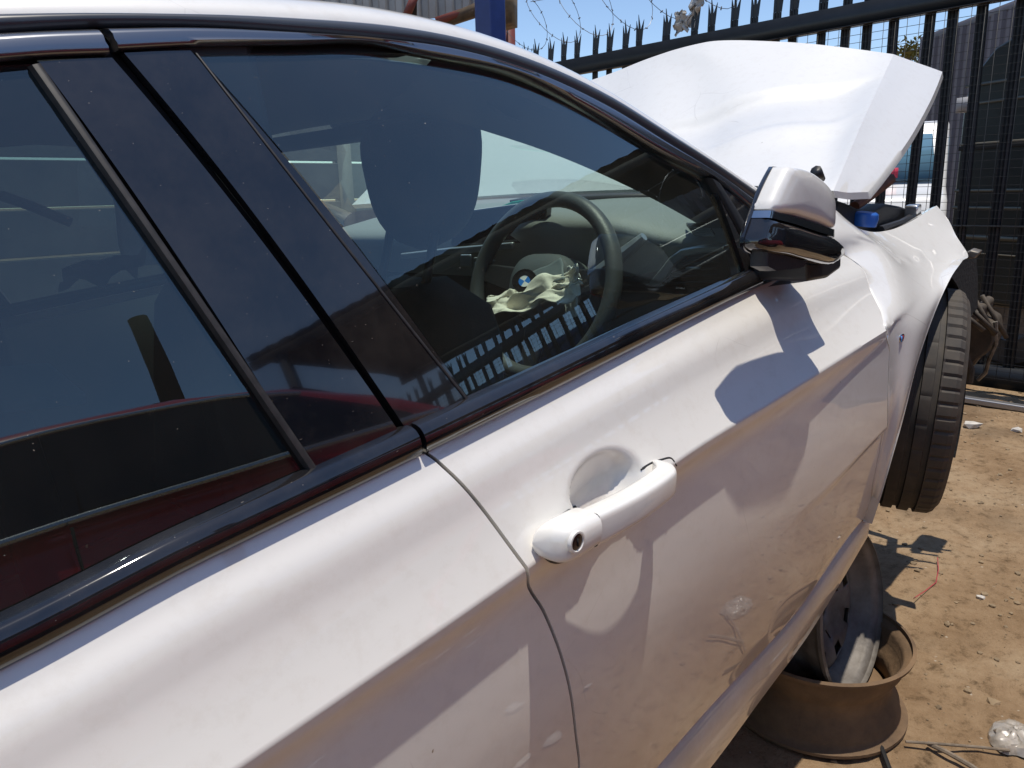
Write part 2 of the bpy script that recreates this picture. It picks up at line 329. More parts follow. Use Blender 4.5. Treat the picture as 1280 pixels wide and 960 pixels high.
cols_f = sorted(set([round(k / 60 * 0.40, 5) for k in range(61)] + [round(0.40 + 0.60 * k / 40, 5) for k in range(41)]))
front_door = door_panel('front_door', lambda z: xB(z) + g, lambda z: xF(z) - g, cols_f)
xQ = tab([0.25, 0.45, 0.7, 0.96], [-2.33, -2.42, -2.62, -2.66])
rear_door = door_panel('rear_door', lambda z: xQ(z) + g, lambda z: xB(z) - g, [k / 60 for k in range(61)])
def jamb(name, fx, z0, z1, par):
    rows = []
    for k in range(50):
        z = z0 + (z1 - z0) * k / 49; x = fx(z); y = -S(x, min(z, zb(x)))
        rows.append([(x - 0.03, y + 0.024, z), (x - 0.006, y + 0.010, z), (x + 0.006, y + 0.010, z), (x + 0.03, y + 0.024, z)])
    return mk(name, *grid(rows), M_rubber, par, True)
jamb('door_seal', xB, 0.26, 0.945, CAR); jamb('door_seal', xF, 0.27, 0.90, CAR)

# sill below the doors
seam = [hit(u, v, lambda x, z: 0.868) for u, v in ((1085, 655), (1045, 712), (1000, 777), (935, 850), (872, 921))]
low = [hit(u, v, lambda x, z: 0.845) for u, v in ((1092, 658), (1048, 733), (1000, 810), (945, 884), (893, 955))]
sf = tab([p[0] for p in seam] + [-2.3], [p[2] for p in seam] + [0.262]); lf = tab([p[0] for p in low] + [-2.3], [p[2] for p in low] + [0.18])
rows = []
for k in range(60):
    x = -2.36 + (2.36 - 0.36) * k / 59; a = sf(x); b = lf(x)
    rows.append([(x, -0.82, a + 0.02), (x, -0.842, a - 0.003), (x, -0.850, a - 0.011), (x, -0.853, a * .6 + b * .4), (x, -0.850, b + 0.012), (x, -0.843, b), (x, -0.80, b - 0.012), (x, -0.72, b - 0.01)])
mk('sill', *grid(rows), M_white, CAR, True, 60)

# belt mouldings
def belt(name, x0, x1, n, par):
    rows = []
    for k in range(n):
        x = x0 + (x1 - x0) * k / (n - 1); y = yb(x); z = zb(x)
        prof = [(0.0, 0.000), (0.0055, 0.0004), (0.0082, 0.003), (0.0102, 0.008), (0.0112, 0.0135), (0.0108, 0.019), (0.0088, 0.0245), (0.0050, 0.029), (-0.001, 0.0315), (-0.012, 0.0325)]
        rows.append([(x, -(y + p), z + q) for p, q in prof])
    rows = [[np.mean(np.array(rows[0]), axis=0)] * 10] + rows + [[np.mean(np.array(rows[-1]), axis=0)] * 10]
    return mk(name, *grid(rows), M_gloss, par, True, 60)
xbB = hit(523, 562, lambda x, z: yb(x))[0]
belt('belt_moulding', -2.62, xbB - 0.003, 40, rear_door); belt('belt_moulding', xbB + 0.003, hit(947, 352, lambda x, z: yb(x))[0], 40, front_door)

# panels of the glasshouse: bottom and top pixel lines on the glass surface
def sheet(name, bot, top, nu, nv, mt, par, off=0.0, thick=0.004, surf=Sg, raw=False):
    B = bot if raw else [hit(u, v, lambda x, z: surf(x, z) + off) for u, v in spl(bot, nu)]
    T = top if raw else [hit(u, v, lambda x, z: surf(x, z) + off) for u, v in spl(top, nu)]
    rows = []
    for j in range(nv):
        t = j / (nv - 1); r = []
        for a, b in zip(B, T):
            x = a[0] * (1 - t) + b[0] * t; z = a[2] * (1 - t) + b[2] * t; r.append(np.array((x, -(surf(x, z) + off), z)))
        rows.append(r)
    V, F = grid(rows)
    if thick:
        n = nu; m = nv; loop = [j for j in range(n)] + [i * n + n - 1 for i in range(1, m)] + [(m - 1) * n + j for j in range(n - 2, -1, -1)] + [i * n for i in range(m - 2, 0, -1)]
        k0 = len(V); V = V + [V[i] + np.array((0, thick, 0)) for i in loop]; L = len(loop)
        F = F + [(loop[i], loop[(i + 1) % L], k0 + (i + 1) % L, k0 + i) for i in range(L)]
    return mk(name, V, F, mt, par, True, 50)
def fl(x, z, o=0.0): return np.array((x, -(Sg(x, z) + o), z))
fbot = [(597, 514), (700, 462), (830, 399), (946, 347)]
ftop = [(246, 68), (400, 66), (505, 67), (590, 80), (660, 98), (762, 152), (850, 203), (893, 226)]
sheet('window_glass', fbot, ftop, 40, 16, M_glass, front_door, -0.006, 0)
def chain(pix, off=0.0, n=24): return [hit(u, v, lambda x, z: Sg(x, z) + off) for u, v in spl(pix, n)]
# gloss black pillar covers either side of the shut line
sheet('pillar_cover', [(521, 556), (560, 534), (597, 514)], [(155, 66), (198, 64), (238, 63)], 8, 24, M_gloss, front_door, 0.001, 0.012)
sheet('pillar_cover', [(404, 608), (455, 585), (511, 557)], [(48, 77), (90, 74), (140, 72)], 8, 24, M_gloss, rear_door, 0.001, 0.012)
# rear window and its seal
c = chain([(404, 608), (220, 330), (38, 80)], -0.004, 20)
back_b = [fl(-2.60 + k * 0.0, 0.965) for k in range(1)]
Bq = [fl(-2.58 + (c[0][0] + 2.58) * k / 19, zb(-2.3) + 0.03 + (c[0][2] - zb(-2.3) - 0.03) * k / 19, -0.006) for k in range(20)]
zt_r = c[-1][2]
Tq = [fl(-2.50 + (c[-1][0] + 2.50) * k / 19, 1.285 + (zt_r - 1.285) * math.sin(k / 19 * math.pi / 2), -0.006) for k in range(20)]
sheet('window_glass', Bq, Tq, 20, 12, M_rglass, rear_door, -0.006, 0, raw=True)
def strip(name, A, B, mt, par, rise=0.006, base=0.0):            # raised band between two lines
    rows = []
    for a, b in zip(A, B):
        a = np.array(a); b = np.array(b); o = np.array((0, -rise, 0.0)); i = np.array((0, 0.02, 0.0)); d = b - a
        rows.append([a + i, a, a + d * 0.12 + o * .8, a + d * .5 + o, a + d * .88 + o * .8, b, b + i])
    return mk(name, *grid(rows), mt, par, True, 60)
strip('glass_run', chain([(410, 605), (222, 330), (50, 79)], 0.0), chain([(399, 608), (211, 331), (37, 82)], 0.0), M_seal, rear_door, 0.004)
strip('glass_run', chain([(598, 515), (420, 290), (247, 67)], 0.001), chain([(594.5, 516), (417, 291), (243, 66)], 0.001), M_seal, front_door, 0.0015)
# dark channel of the shut line between the pillar covers
strip('shut_line_seal', chain([(527, 560), (330, 295), (128, 42)], -0.016), chain([(505, 560), (312, 302), (118, 50)], -0.016), M_dull, CAR, 0.001)

# ------------------------------------------------------------------ roof edge, window frame trims, pillars
roof_pix = [(0, 17), (100, 16), (200, 17), (300, 19), (360, 22), (510, 35), (590, 51), (660, 73), (760, 119), (832, 164), (900, 208), (958, 248), (990, 272)]
roofC = [hit(u, v, lambda x, z: Sg(x, z)) for u, v in spl(roof_pix, 60)]
dz_r = 0
roofC = [np.array((-3.25, -0.50, 1.06)), np.array((-3.0, -0.545, 1.17)), np.array((-2.7, -0.59, 1.285)), np.array((-2.45, -0.62, 1.335))] + [p for p in roofC if p[0] > -2.3]
xs = [p[0] for p in roofC]; rcy = tab(xs, [p[1] for p in roofC]); rcz = tab(xs, [p[2] for p in roofC])
XH = -1.12                                                        # windscreen header
XA = roofC[-1][0]
rows = []
NX = 90
for k in range(NX):
    x = -3.2 + (XA + 3.2) * k / (NX - 1); y0 = rcy(x); z0 = rcz(x)
    offs = [(0, -0.004, -.012), (0.002, 0.004, 0), (0.012, 0.014, 0), (0.026, 0.022, 0), (0.045, 0.029, 0), (0.07, 0.035, 0)]
    sl = sst(-0.95, -0.55, x)
    r = []
    for a, b, c0 in offs: r.append((x, y0 + a * (1 - .2 * sl), z0 + b))
    rows.append(r)
mk('roof_side_rail', *grid(rows), M_white, CAR, True)
rows = []
for k in range(50):
    x = -2.75 + (XH + 2.75) * k / 49; y0 = rcy(x) + 0.068; z0 = rcz(x) + 0.0345
    rows.append([(x, y0 * c0, z0 + 0.03 * (1 - c0 * c0) * sst(1, .6, abs(c0)) + 0.006 * (1 - abs(c0))) for c0 in np.linspace(1, -1, 25)])
mk('roof_panel', *grid(rows), M_white, CAR, True)
rows = []
for k in range(40):
    x = -2.75 + (XH + 2.75) * k / 39; y0 = rcy(x) + 0.02; z0 = rcz(x) - 0.015
    rows.append([(x, y0 * c0, z0 - 0.02 + 0.035 * (1 - c0 * c0)) for c0 in np.linspace(1, -1, 15)])
M_head = mat('grey_headliner', (0.16, 0.155, 0.15), rough=0.95)
mk('headliner', *grid(rows), M_head, CAR, True)
# satin dark band under the white rail
bpix = [(0, 40), (120, 33), (240, 33), (360, 40), (477, 49), (547, 57), (660, 88), (760, 133), (830, 176), (900, 220), (948, 254)]
bandC = [hit(u, v, Sg) for u, v in spl(bpix, 60)]
bz = tab([p[0] for p in bandC] + [-2.5], [p[2] for p in bandC] + [1.31]); by = tab([p[0] for p in bandC] + [-2.5], [p[1] for p in bandC] + [-0.64])
rows = []
for k in range(70):
    x = -2.5 + (bandC[-1][0] + 2.5) * k / 69; a = np.array((x, rcy(x), rcz(x))); b = np.array((x, by(x), bz(x))); d = b - a; o = np.array((0, -0.006, 0.002))
    rows.append([a + (0, .012, 0), a, a + d * .2 + o * .7, a + d * .5 + o * .9, a + d * .75 + o * .4, a + d * .9 - o * .6, b + (0, .016, 0)])
mk('roof_drip_moulding', *grid(rows), M_band, CAR, True, 70)
# window frame trim: front door (runs down the A-pillar) and rear door
ft_top = [(130, 36), (240, 35), (360, 41), (477, 50), (547, 58), (660, 89), (760, 134), (830, 177), (900, 221), (950, 256)]
ft_bot = [(147, 64), (240, 59), (360, 57), (470, 57), (515, 66), (655, 97), (757, 149), (828, 192), (893, 226), (945, 268)]
def band(name, top, bot, n, mt, par, off=0.004, rnd=0.005):
    A = [hit(u, v, lambda x, z: Sg(x, z)) for u, v in spl(top, n)]; B = [hit(u, v, lambda x, z: Sg(x, z)) for u, v in spl(bot, n)]
    rows = []
    for a, b in zip(A, B):
        d = b - a; o = np.array((0, -1, 0.25))
        rows.append([a + (0, .02, 0), a + o * off * .2, a + d * .15 + o * (off + rnd * .5), a + d * .4 + o * (off + rnd), a + d * .6 + o * (off + rnd * .55), a + d * .8 + o * (off + rnd * .7), b + o * off * .6, b + (0, .016, 0)])
    rows = [[np.mean(rows[0], axis=0)] * 8] + rows + [[np.mean(rows[-1], axis=0)] * 8]
    return mk(name, *grid(rows), mt, par, True, 70)
band('window_frame', ft_top, ft_bot, 60, M_frame, front_door)
rt_top = [(-260, 75), (-120, 50), (0, 42), (60, 39), (118, 37)]; rt_bot = [(-260, 108), (-120, 85), (0, 77), (60, 72), (136, 69)]
band('window_frame', rt_top, rt_bot, 30, M_frame, rear_door)
# black gap above the lowered glass
strip('glass_channel', chain([(240, 56), (360, 55), (470, 55), (507, 62)], -0.012), chain([(240, 70), (360, 69), (470, 69), (509, 69)], -0.012), M_dull, front_door, 0.001)
strip('glass_channel', chain([(-200, 95), (-60, 80), (46, 70)], -0.012), chain([(-200, 112), (-60, 98), (46, 88)], -0.012), M_dull, rear_door, 0.001)
# black corner piece that carries the mirror
sheet('mirror_corner', [(936, 352), (960, 346), (1003, 331)], [(889, 222), (899, 231), (952, 262)], 8, 12, M_gloss, front_door, 0.002, 0.014)
strip('quarter_divider', chain([(886, 222), (918, 280), (950, 345)], 0.002), chain([(899, 231), (930, 280), (958, 344)], 0.002), M_rubber, front_door, 0.006)

# other side of the car
for o in (front_door, rear_door): flip_part(o, CAR)
for nme in ('sill', 'roof_side_rail', 'roof_drip_moulding'): flip_part(bpy.data.objects[nme], CAR)

# windscreen and rear screen
def screen(name, xa, xb, mt, n=24):
    rows = []
    for k in range(n):
        x = xa + (xb - xa) * k / (n - 1); y0 = rcy(x) + 0.064; z0 = rcz(x) + 0.030
        rows.append([(x + 0.16 * (1 - c0 * c0) * (1 if xb > -1.5 else -0.6) * k / (n - 1), y0 * c0, z0 + 0.012 * (1 - c0 * c0)) for c0 in np.linspace(1, -1, 21)])
    return mk(name, *grid(rows), mt, CAR, True)
screen('windscreen', XH, XA - 0.02, M_wscreen); screen('rear_screen', -2.75, -3.2, M_rglass)

# ------------------------------------------------------------------ front wing (fender)
M_wing = M_white
rearC = [np.array((-0.56, -0.725, 0.985)), np.array((-0.50, -0.765, 0.945))]
for z in np.linspace(zb(xF(0.885)) - 0.012, 0.30, 36):
    x = xF(z) + g; rearC.append(np.array((x, -S(x, z), z)))
topC = [np.array((-0.56, -0.725, 0.985)), PY(1049, 266, -0.725), PY(1062, 279, -0.735), PY(1085, 289, -0.745), PY(1110, 288, -0.75), PY(1140, 276, -0.755), PY(1158, 265, -0.757), PY(1171, 257, -0.76)]
frontC = [PY(1171, 257, -0.76), PY(1182, 270, -0.785), PY(1196, 296, -0.835), PY(1209, 316, -0.872), PY(1203, 326, -0.888), PY(1188, 348, -0.902), PY(1165, 400, -0.910), PY(1145, 460, -0.911), PY(1130, 520, -0.910), PY(1116, 570, -0.905), PY(1104, 612, -0.893), PY(1090, 655, -0.872)]
NU, NV = 60, 90
Ra = spl(rearC, NV); Fr = spl(frontC, NV); Tp = spl(topC, NU); Bt = [Ra[-1] * (1 - k / (NU - 1)) + Fr[-1] * k / (NU - 1) for k in range(NU)]
rows = []
for j in range(NV):
    v = j / (NV - 1); r = []
    for i in range(NU):
        u = i / (NU - 1)
        p = (1-u)*Ra[j] + u*Fr[j] + (1-v)*Tp[i] + v*Bt[i] - ((1-u)*(1-v)*Ra[0] + u*(1-v)*Fr[0] + (1-u)*v*Ra[-1] + u*v*Fr[-1])
        edge = min(u * 4, (1 - u) * 5, v * 5, 1); edge = sst(0, 1, edge)
        # shoulder, flare round the arch and the buckles left by the crash
        off = 0.0
        r.append(p + np.array((0, -off, off * .25)))
    rows.append(r)
A_ = np.array(rows)
for it in range(60):
    A_[1:-1, 1:-1] = 0.5 * A_[1:-1, 1:-1] + 0.125 * (A_[:-2, 1:-1] + A_[2:, 1:-1] + A_[1:-1, :-2] + A_[1:-1, 2:])
for j in range(NV):
    for i in range(NU):
        u = i / (NU - 1); v = j / (NV - 1); dl = abs(v - (0.20 - 0.10 * u)) / 0.020
        cz = A_[j, i, 2] - zc(A_[j, i, 0]) - 0.03 * u
        A_[j, i, 1] -= 0.007 * math.exp(-max(cz, 0) / 0.03) * (1 if cz >= 0 else math.exp(cz / 0.005)) * sst(.55, .05, u) * sst(0, .04, u)
        A_[j, i, 1] -= 0.0016 * math.sin(u * 52) * math.exp(-dl * dl) * sst(.08, .2, u) * sst(.85, .7, u) + 0.010 * math.sin(math.pi * u) ** 2 * sst(0, .25, v) * sst(1, .6, v)
rows = [list(r) for r in A_]
V, F = grid(rows)
n = NU; m = NV
loop = [j for j in range(n)] + [i * n + n - 1 for i in range(1, m)] + [(m - 1) * n + j for j in range(n - 2, -1, -1)] + [i * n for i in range(m - 2, 0, -1)]
k0 = len(V)
for q, i in enumerate(loop):
    inw = 0.03 if n <= q < n + m - 1 else 0.02
    V.append(V[i] + np.array((0.006 if inw == .03 else 0, inw, -0.008 if q < n else 0)))
L = len(loop); F += [(loop[i], loop[(i + 1) % L], k0 + (i + 1) % L, k0 + i) for i in range(L)]
wing = mk('front_wing', V, F, M_white, CAR, True, 55)

# ------------------------------------------------------------------ door handle
def sect(c, hy, hz, n=16, pw=2.6, tw=0.0):
    r = []
    for k in range(n):
        a = 2 * math.pi * k / n; ca, sa = math.cos(a), math.sin(a)
        y = hy * math.copysign(abs(ca) ** (2 / pw), ca); z = hz * math.copysign(abs(sa) ** (2 / pw), sa)
        r.append((c[0] + tw * z, c[1] + y, c[2] + z))
    return r
hA = PY(742, 661, -0.940); hB = PY(838, 588, -0.925)
rows = []
for k in range(30):
    t = k / 29; x = hA[0] + (hB[0] + 0.004 - hA[0]) * t; z = hA[2] + (hB[2] - hA[2]) * t
    yy = -0.932 - 0.008 * math.sin(t * math.pi) + 0.022 * sst(0.80, 1.0, t)
    hz_ = 0.0182 - 0.002 * t; e = 1.0 if t < 0.86 else math.sqrt(max(1 - ((t - 0.86) / 0.14) ** 2, 0.02)) * .85 + .15
    rows.append(sect((x, yy, z - 0.001), 0.016 * (e * .5 + .5), hz_ * e, n=28, pw=5.0, tw=0.25))
handle = MB().loft(rows, closeu=True, cap=True).build('door_handle', M_white, front_door)
rows = []
for k in range(22):                      # where the grip meets the door at its front end
    t = k / 21; rows.append(sect((hB[0] - 0.028, -0.935 + 0.055 * t, hB[2] + 0.004), 0.004, 0.011 - 0.002 * t, 12))
lB = PY(683, 694, -0.925)
rows = [sect((hA[0] + d, -0.932, hA[2] - 0.001), 0.0166, 0.0187, pw=5.0, tw=0.25) for d in (-0.0011, 0.0001)]
MB().loft(rows, closeu=True, cap=True).build('handle_seam', M_rubber, front_door)
rows = []
for k in range(24):
    t = k / 23; x = hA[0] - 0.0012 + (lB[0] - hA[0]) * t; z = hA[2] + (lB[2] - hA[2] + 0.012) * t
    e = max(1 - max((t - 0.30) / 0.70, 0) ** 4.5, 0.0) ** .5
    rows.append(sect((x, -0.928 + 0.020 * (1 - e), z - 0.002 * t), 0.024 * e + .0005, (0.0185 + .003 * t) * e + .0005, 20, 3.0, tw=0.25))
lock = MB().loft(rows, closeu=True, cap=True).build('lock_housing', M_white, front_door)
kc = PY(722, 678, -0.9528)
rows = [[(kc[0] + r * math.cos(a), kc[1] + d, kc[2] + r * math.sin(a)) for a in np.linspace(0, 2 * math.pi, 24, endpoint=False)] for r, d in ((0.0125, 0.004), (0.0119, -0.0006), (0.0100, -0.0008), (0.0090, 0.0006), (0.0088, 0.0008))]
MB().loft(rows, closeu=True).build('lock_ring', M_white, front_door)
rows = [[(kc[0] + r * math.cos(a), kc[1] + d, kc[2] + r * math.sin(a)) for a in np.linspace(0, 2 * math.pi, 24, endpoint=False)] for r, d in ((0.0092, 0.0006), (0.0085, 0.0002), (0.006, 0.0), (0.0002, 0.0))]
M_brown = mat('brown_key_cylinder', (0.035, 0.016, 0.014), rough=0.25, coat=0.4)
MB().loft(rows, closeu=True).build('key_cylinder', M_brown, front_door)
MB().box((kc[0] - 0.0008, kc[1] - 0.001, kc[2] - 0.0045), (kc[0] + 0.0008, kc[1] + 0.002, kc[2] + 0.0045)).build('key_slot', M_dull, front_door)
# rubber gaskets
def ring_on(pix, w, mt, par, name, off=0.0):
    A = [hit(u, v, lambda x, z: S(x, z) + off) for u, v in spl(pix, 26)]
    return MB().tube(A, w, 6).build(name, mt, par)
ring_on([(719, 634), (700, 647), (684, 662), (678, 678), (681, 694), (692, 702), (706, 700)], 0.0026, M_rubber, front_door, 'handle_gasket', 0.0005)
ring_on([(793, 604), (799, 590), (812, 580), (826, 575), (838, 573), (845, 582)], 0.0018, M_rubber, front_door, 'handle_gasket', -0.0012)

# ------------------------------------------------------------------ folded door mirror
def shell(name, pix, ypix, levels, mt, par, n=40, ang=45):
    # outline read at depth ypix; levels: (scale, y) from the back to the front face
    P = [PY(u, v, ypix) for u, v in spl(pix + [pix[0]], n + 1)[:-1]] if n else [PY(u, v, ypix) for u, v in pix]
    c = np.mean(P, axis=0); rows = [[np.array((c[0], levels[0][1], c[2]))] * len(P)]
    for s, y in levels: rows.append([np.array((c[0] + (p[0] - c[0]) * s, y, c[2] + (p[2] - c[2]) * s)) for p in P])
    rows.append([np.array((c[0], levels[-1][1], c[2]))] * len(P))
    return MB().loft(rows, closeu=True).build(name, mt, par, ang=ang)
M_cgl = mat('mirror_glass', (0.06, 0.065, 0.07), rough=0.03, metal=1.0)
cap_pix = [(984, 208), (1003, 211), (1022, 222), (1036, 236), (1042, 250), (1043, 268), (1041, 286), (1020, 279), (990, 270), (961, 262), (967, 244), (975, 226)]
mirror = shell('door_mirror', cap_pix, -0.938, ((1, -.916), (1, -.929), (.985, -.937), (.95, -.942), (.86, -.946), (.6, -.949), (.3, -.950)), M_white, CAR)
shell('indicator_strip', [(960, 263), (990, 271), (1020, 280), (1041, 287), (1041, 297), (1018, 290), (988, 280), (957, 272)], -0.938, ((1, -.914), (1, -.939), (.97, -.942), (.9, -.943)), M_chrome, mirror, 0, 60)
low_pix = [(957, 273), (988, 281), (1018, 291), (1041, 298), (1056, 315), (1043, 329), (1010, 326), (985, 320), (949, 309)]
shell('mirror_lower_housing', low_pix, -0.938, ((1, -.916), (1, -.932), (.97, -.940), (.90, -.945), (.6, -.951), (.3, -.952)), M_gloss, mirror, 36, 60)
full_pix = [(984, 207), (1003, 210), (1022, 221), (1037, 236), (1043, 250), (1044, 290), (1056, 315), (1042, 330), (1000, 325), (949, 311), (960, 262), (974, 226)]
shell('mirror_bezel', full_pix, -0.938, ((.97, -.908), (1.0, -.911), (1.0, -.917)), M_gloss, mirror, 48, 50)
shell('mirror_underside', [(951, 311), (985, 321), (1006, 327), (1000, 334), (985, 337), (962, 339), (950, 333)], -0.930, ((.9, -.912), (1, -.915), (1, -.928), (.9, -.938)), M_dark, mirror, 0)
mb = [PY(u, v, -0.80) for u, v in ((938, 302), (955, 300), (972, 309), (984, 318), (984, 334), (966, 346), (940, 350))]
MB().prism(mb, (-0.012, -0.105, 0.004)).build('mirror_arm', M_dark, mirror, bevel=0.006)
shell('mirror_glass', full_pix, -0.938, ((.86, -.905), (.88, -.9095)), M_cgl, mirror, 0)
MB().tube([PY(1020, 214, -0.80), PY(1028, 224, -0.80)], [0.012, 0.006]).build('wiper_nub', M_dark, CAR)

# badge on the wing
def Swing(x, z): return 0.912
bc = min((p for r in A_ for p in r), key=lambda p: sum((a - b) ** 2 for a, b in zip(((640 + FL * ((p - CAMC) @ CR) / ((p - CAMC) @ CF)), (480 - FL * ((p - CAMC) @ CU) / ((p - CAMC) @ CF))), (1127, 424))))
bd = empty('wing_badge', (0, 0, 0), 0, CAR)
MB().box((bc[0] - 0.011, bc[1] - 0.002, bc[2] - 0.008), (bc[0] + 0.015, bc[1] + 0.012, bc[2] + 0.009)).build('badge_plate', M_chrome, bd, bevel=0.004)
for k, col in enumerate(((0.12, 0.35, 0.75), (0.02, 0.04, 0.2), (0.5, 0.02, 0.02))):
    MB().box((bc[0] - 0.009 + k * 0.004, bc[1] - 0.003, bc[2] - 0.006), (bc[0] - 0.0055 + k * 0.004, bc[1], bc[2] + 0.006)).build('badge_stripe', mat('badge_%d' % k, col, rough=0.2), bd)

# ------------------------------------------------------------------ bonnet, thrown up and buckled
XR, XFH = -0.27, 0.56
def hoodpt(u, v, t): return PX(u, v, XR + (XFH - XR) * t)
# stations across the car: (rear pixel, rear x), middle, (front pixel, front x)
ST = [
    [PX(440, 256, -0.06), PX(500, 190, 0.22), PX(560, 118, 0.55)],
    [PX(560, 248, -0.10), PX(600, 170, 0.22), PX(640, 96, 0.56)],
    [PX(640, 243, -0.14), PX(668, 165, 0.22), PX(700, 108, 0.57)],
    [PX(720, 239, -0.16), PX(735, 165, 0.2), PX(748, 97, 0.58)],
    [PX(800, 236, -0.18), PX(810, 150, 0.2), PX(810, 74, 0.59)],
    [PX(870, 234, -0.20), PX(872, 150, 0.19), PX(866, 57, 0.60)],
    [PX(925, 232, -0.21), PX(925, 140, 0.19), PX(905, 50, 0.61)],
    [PX(975, 233, -0.22), PX(985, 140, 0.19), PX(985, 53, 0.62)],
    [PX(1020, 236, -0.22), PX(1045, 150, 0.2), PX(1060, 60, 0.62)],
    [PX(1042, 239, -0.22), 0.5 * (PX(1042, 239, -0.22) + PX(1117, 68, 0.66)) + np.array((-.004, 0, .006)), PX(1117, 68, 0.66)],
    [PX(1062, 241, -0.16), 0.5 * (PX(1062, 241, -0.16) + PX(1148, 79, 0.73)), PX(1148, 79, 0.73)],
    [PX(1086, 240, -0.08), 0.5 * (PX(1086, 240, -0.08) + PX(1178, 90, 0.80)) + np.array((.01, -.012, -.012)), PX(1178, 90, 0.80)],
]
nst = len(ST); NA, NB = 84, 60; FOLD = 9
def seg(i0, i1):
    return [tab_cr(np.arange(i0, i1 + 1, dtype=float), np.array([ST[i][k][c] for i in range(i0, i1 + 1)])) for k in range(3) for c in range(3)]
sgA, sgB = seg(0, FOLD), seg(FOLD, nst - 1)
avals = list(np.linspace(0, FOLD, 64)) + list(np.linspace(FOLD, nst - 1, 21))[1:]
rows = []
for a in avals:
    sy = sgA if a <= FOLD else sgB
    P = [np.array([sy[k * 3 + c](a) for c in range(3)]) for k in range(3)]
    r = []
    a -= 1
    for j in range(NB):
        t = j / (NB - 1); A, B, D = P; m_ = 2 * B - (A + D) / 2
        p = A * (1 - t) ** 2 + m_ * 2 * t * (1 - t) + D * t * t
        q1 = t - (0.16 + 0.078 * a); d1 = (1 + q1 / .22 if q1 < 0 else 1 - q1 / .055); dent = 0.020 * sst(0, 1, max(d1, 0)) * sst(2.0, 4.5, a) * sst(8.3, 6.0, a)
        q2 = t - (-.06 + 0.075 * a); d2 = (1 + q2 / .14 if q2 < 0 else 1 - q2 / .05); dent2 = 0.010 * sst(0, 1, max(d2, 0)) * sst(3.5, 5.0, a) * sst(8, 6.4, a)
        q3 = t - (1.05 - 0.10 * (a - 3)); dent3 = 0.007 * max(1 - abs(q3) / .09, 0) * sst(1.0, 2.5, a) * sst(5.2, 4.2, a)
        wob = 0.003 * nz(a * .9, t * 3.1, 1.2)
        r.append(p + np.array((-.5, 0, .85)) * (wob - dent + dent2 * .8 + dent3 * .6))
    rows.append(r)
NA = len(rows)
V, F = grid(rows); k0 = len(V); n = NB; m = NA
loop = [j for j in range(n)] + [i * n + n - 1 for i in range(1, m)] + [(m - 1) * n + j for j in range(n - 2, -1, -1)] + [i * n for i in range(m - 2, 0, -1)]
V += [np.array(V[i]) + np.array((0.012, 0, -0.018)) for i in loop]; L = len(loop)
F += [(loop[i], loop[(i + 1) % L], k0 + (i + 1) % L, k0 + i) for i in range(L)]
hood = mk('bonnet', V, F, M_white, CAR, True, 40)
for e_ in hood.data.edges:
    a_, b_ = e_.vertices
    if a_ // NB == b_ // NB == 63: e_.use_edge_sharp = True
inner = [[np.array(p) + np.array((0.02, 0, -0.028)) for p in r[2:-2:3]] for r in rows[2:-2:3]]
mk('bonnet_inner_panel', *grid(inner), mat('bonnet_inside', (0.5, 0.5, 0.5), rough=0.5), hood, True)
M_rustarm = mat('rust_brown_arm', (0.20, 0.075, 0.04), rough=0.6, var=0.5, vscale=30)
MB().tube([PY(1068, 258, -0.66), PY(1088, 243, -0.655), PY(1112, 224, -0.65)], [0.013, 0.016, 0.017], 10).build('bonnet_hinge_arm', M_rustarm, hood)

# ------------------------------------------------------------------ engine bay seen over the wing
bay = empty('engine_bay', (0, 0, 0), 0, CAR)
b = MB(); b.box((-0.50, -0.70, 0.30), (-0.44, 0.70, 0.93)); b.build('firewall', M_dark, bay)
MB().box((-0.42, -0.66, 0.55), (0.62, 0.66, 0.70)).build('engine_cover', M_dark, bay, bevel=0.03)
MB().lathe([(0.0, .05), (0.06, .05), (0.085, .03), (0.10, -.03), (0.12, -.12)], 24, (-0.02, -0.56, 0.84)).build('strut_tower', M_dark, bay)
cowl = [PY(u, v, -0.69) for u, v in ((1043, 268), (1048, 250), (1060, 254), (1074, 261), (1090, 262), (1106, 254), (1128, 258), (1144, 264), (1146, 274), (1112, 300), (1070, 300), (1045, 290))]
MB().prism(cowl, (0.0, 0.10, 0.0)).build('scuttle_panel', M_dark, bay, bevel=0.008)
cc = PY(1081, 272, -0.705)
M_blue = mat('blue_cap_plastic', (0.02, 0.11, 0.42), rough=0.35)
rows = []
MB().lathe([(0.001, 0.014), (0.026, 0.014), (0.031, 0.010), (0.033, 0.0), (0.031, -0.02)], 20, cc, (0.1, -0.15, 1)).build('washer_cap', M_blue, bay)
MB().tube([PY(1100, 288, -0.715), PY(1125, 280, -0.715), PY(1143, 270, -0.715)], 0.012).build('wing_rail', M_dark, bay)
hb = PY(1141, 264, -0.715); MB().box(hb - 0.018, hb + 0.018).build('bonnet_stop', M_silver, bay, bevel=0.004)

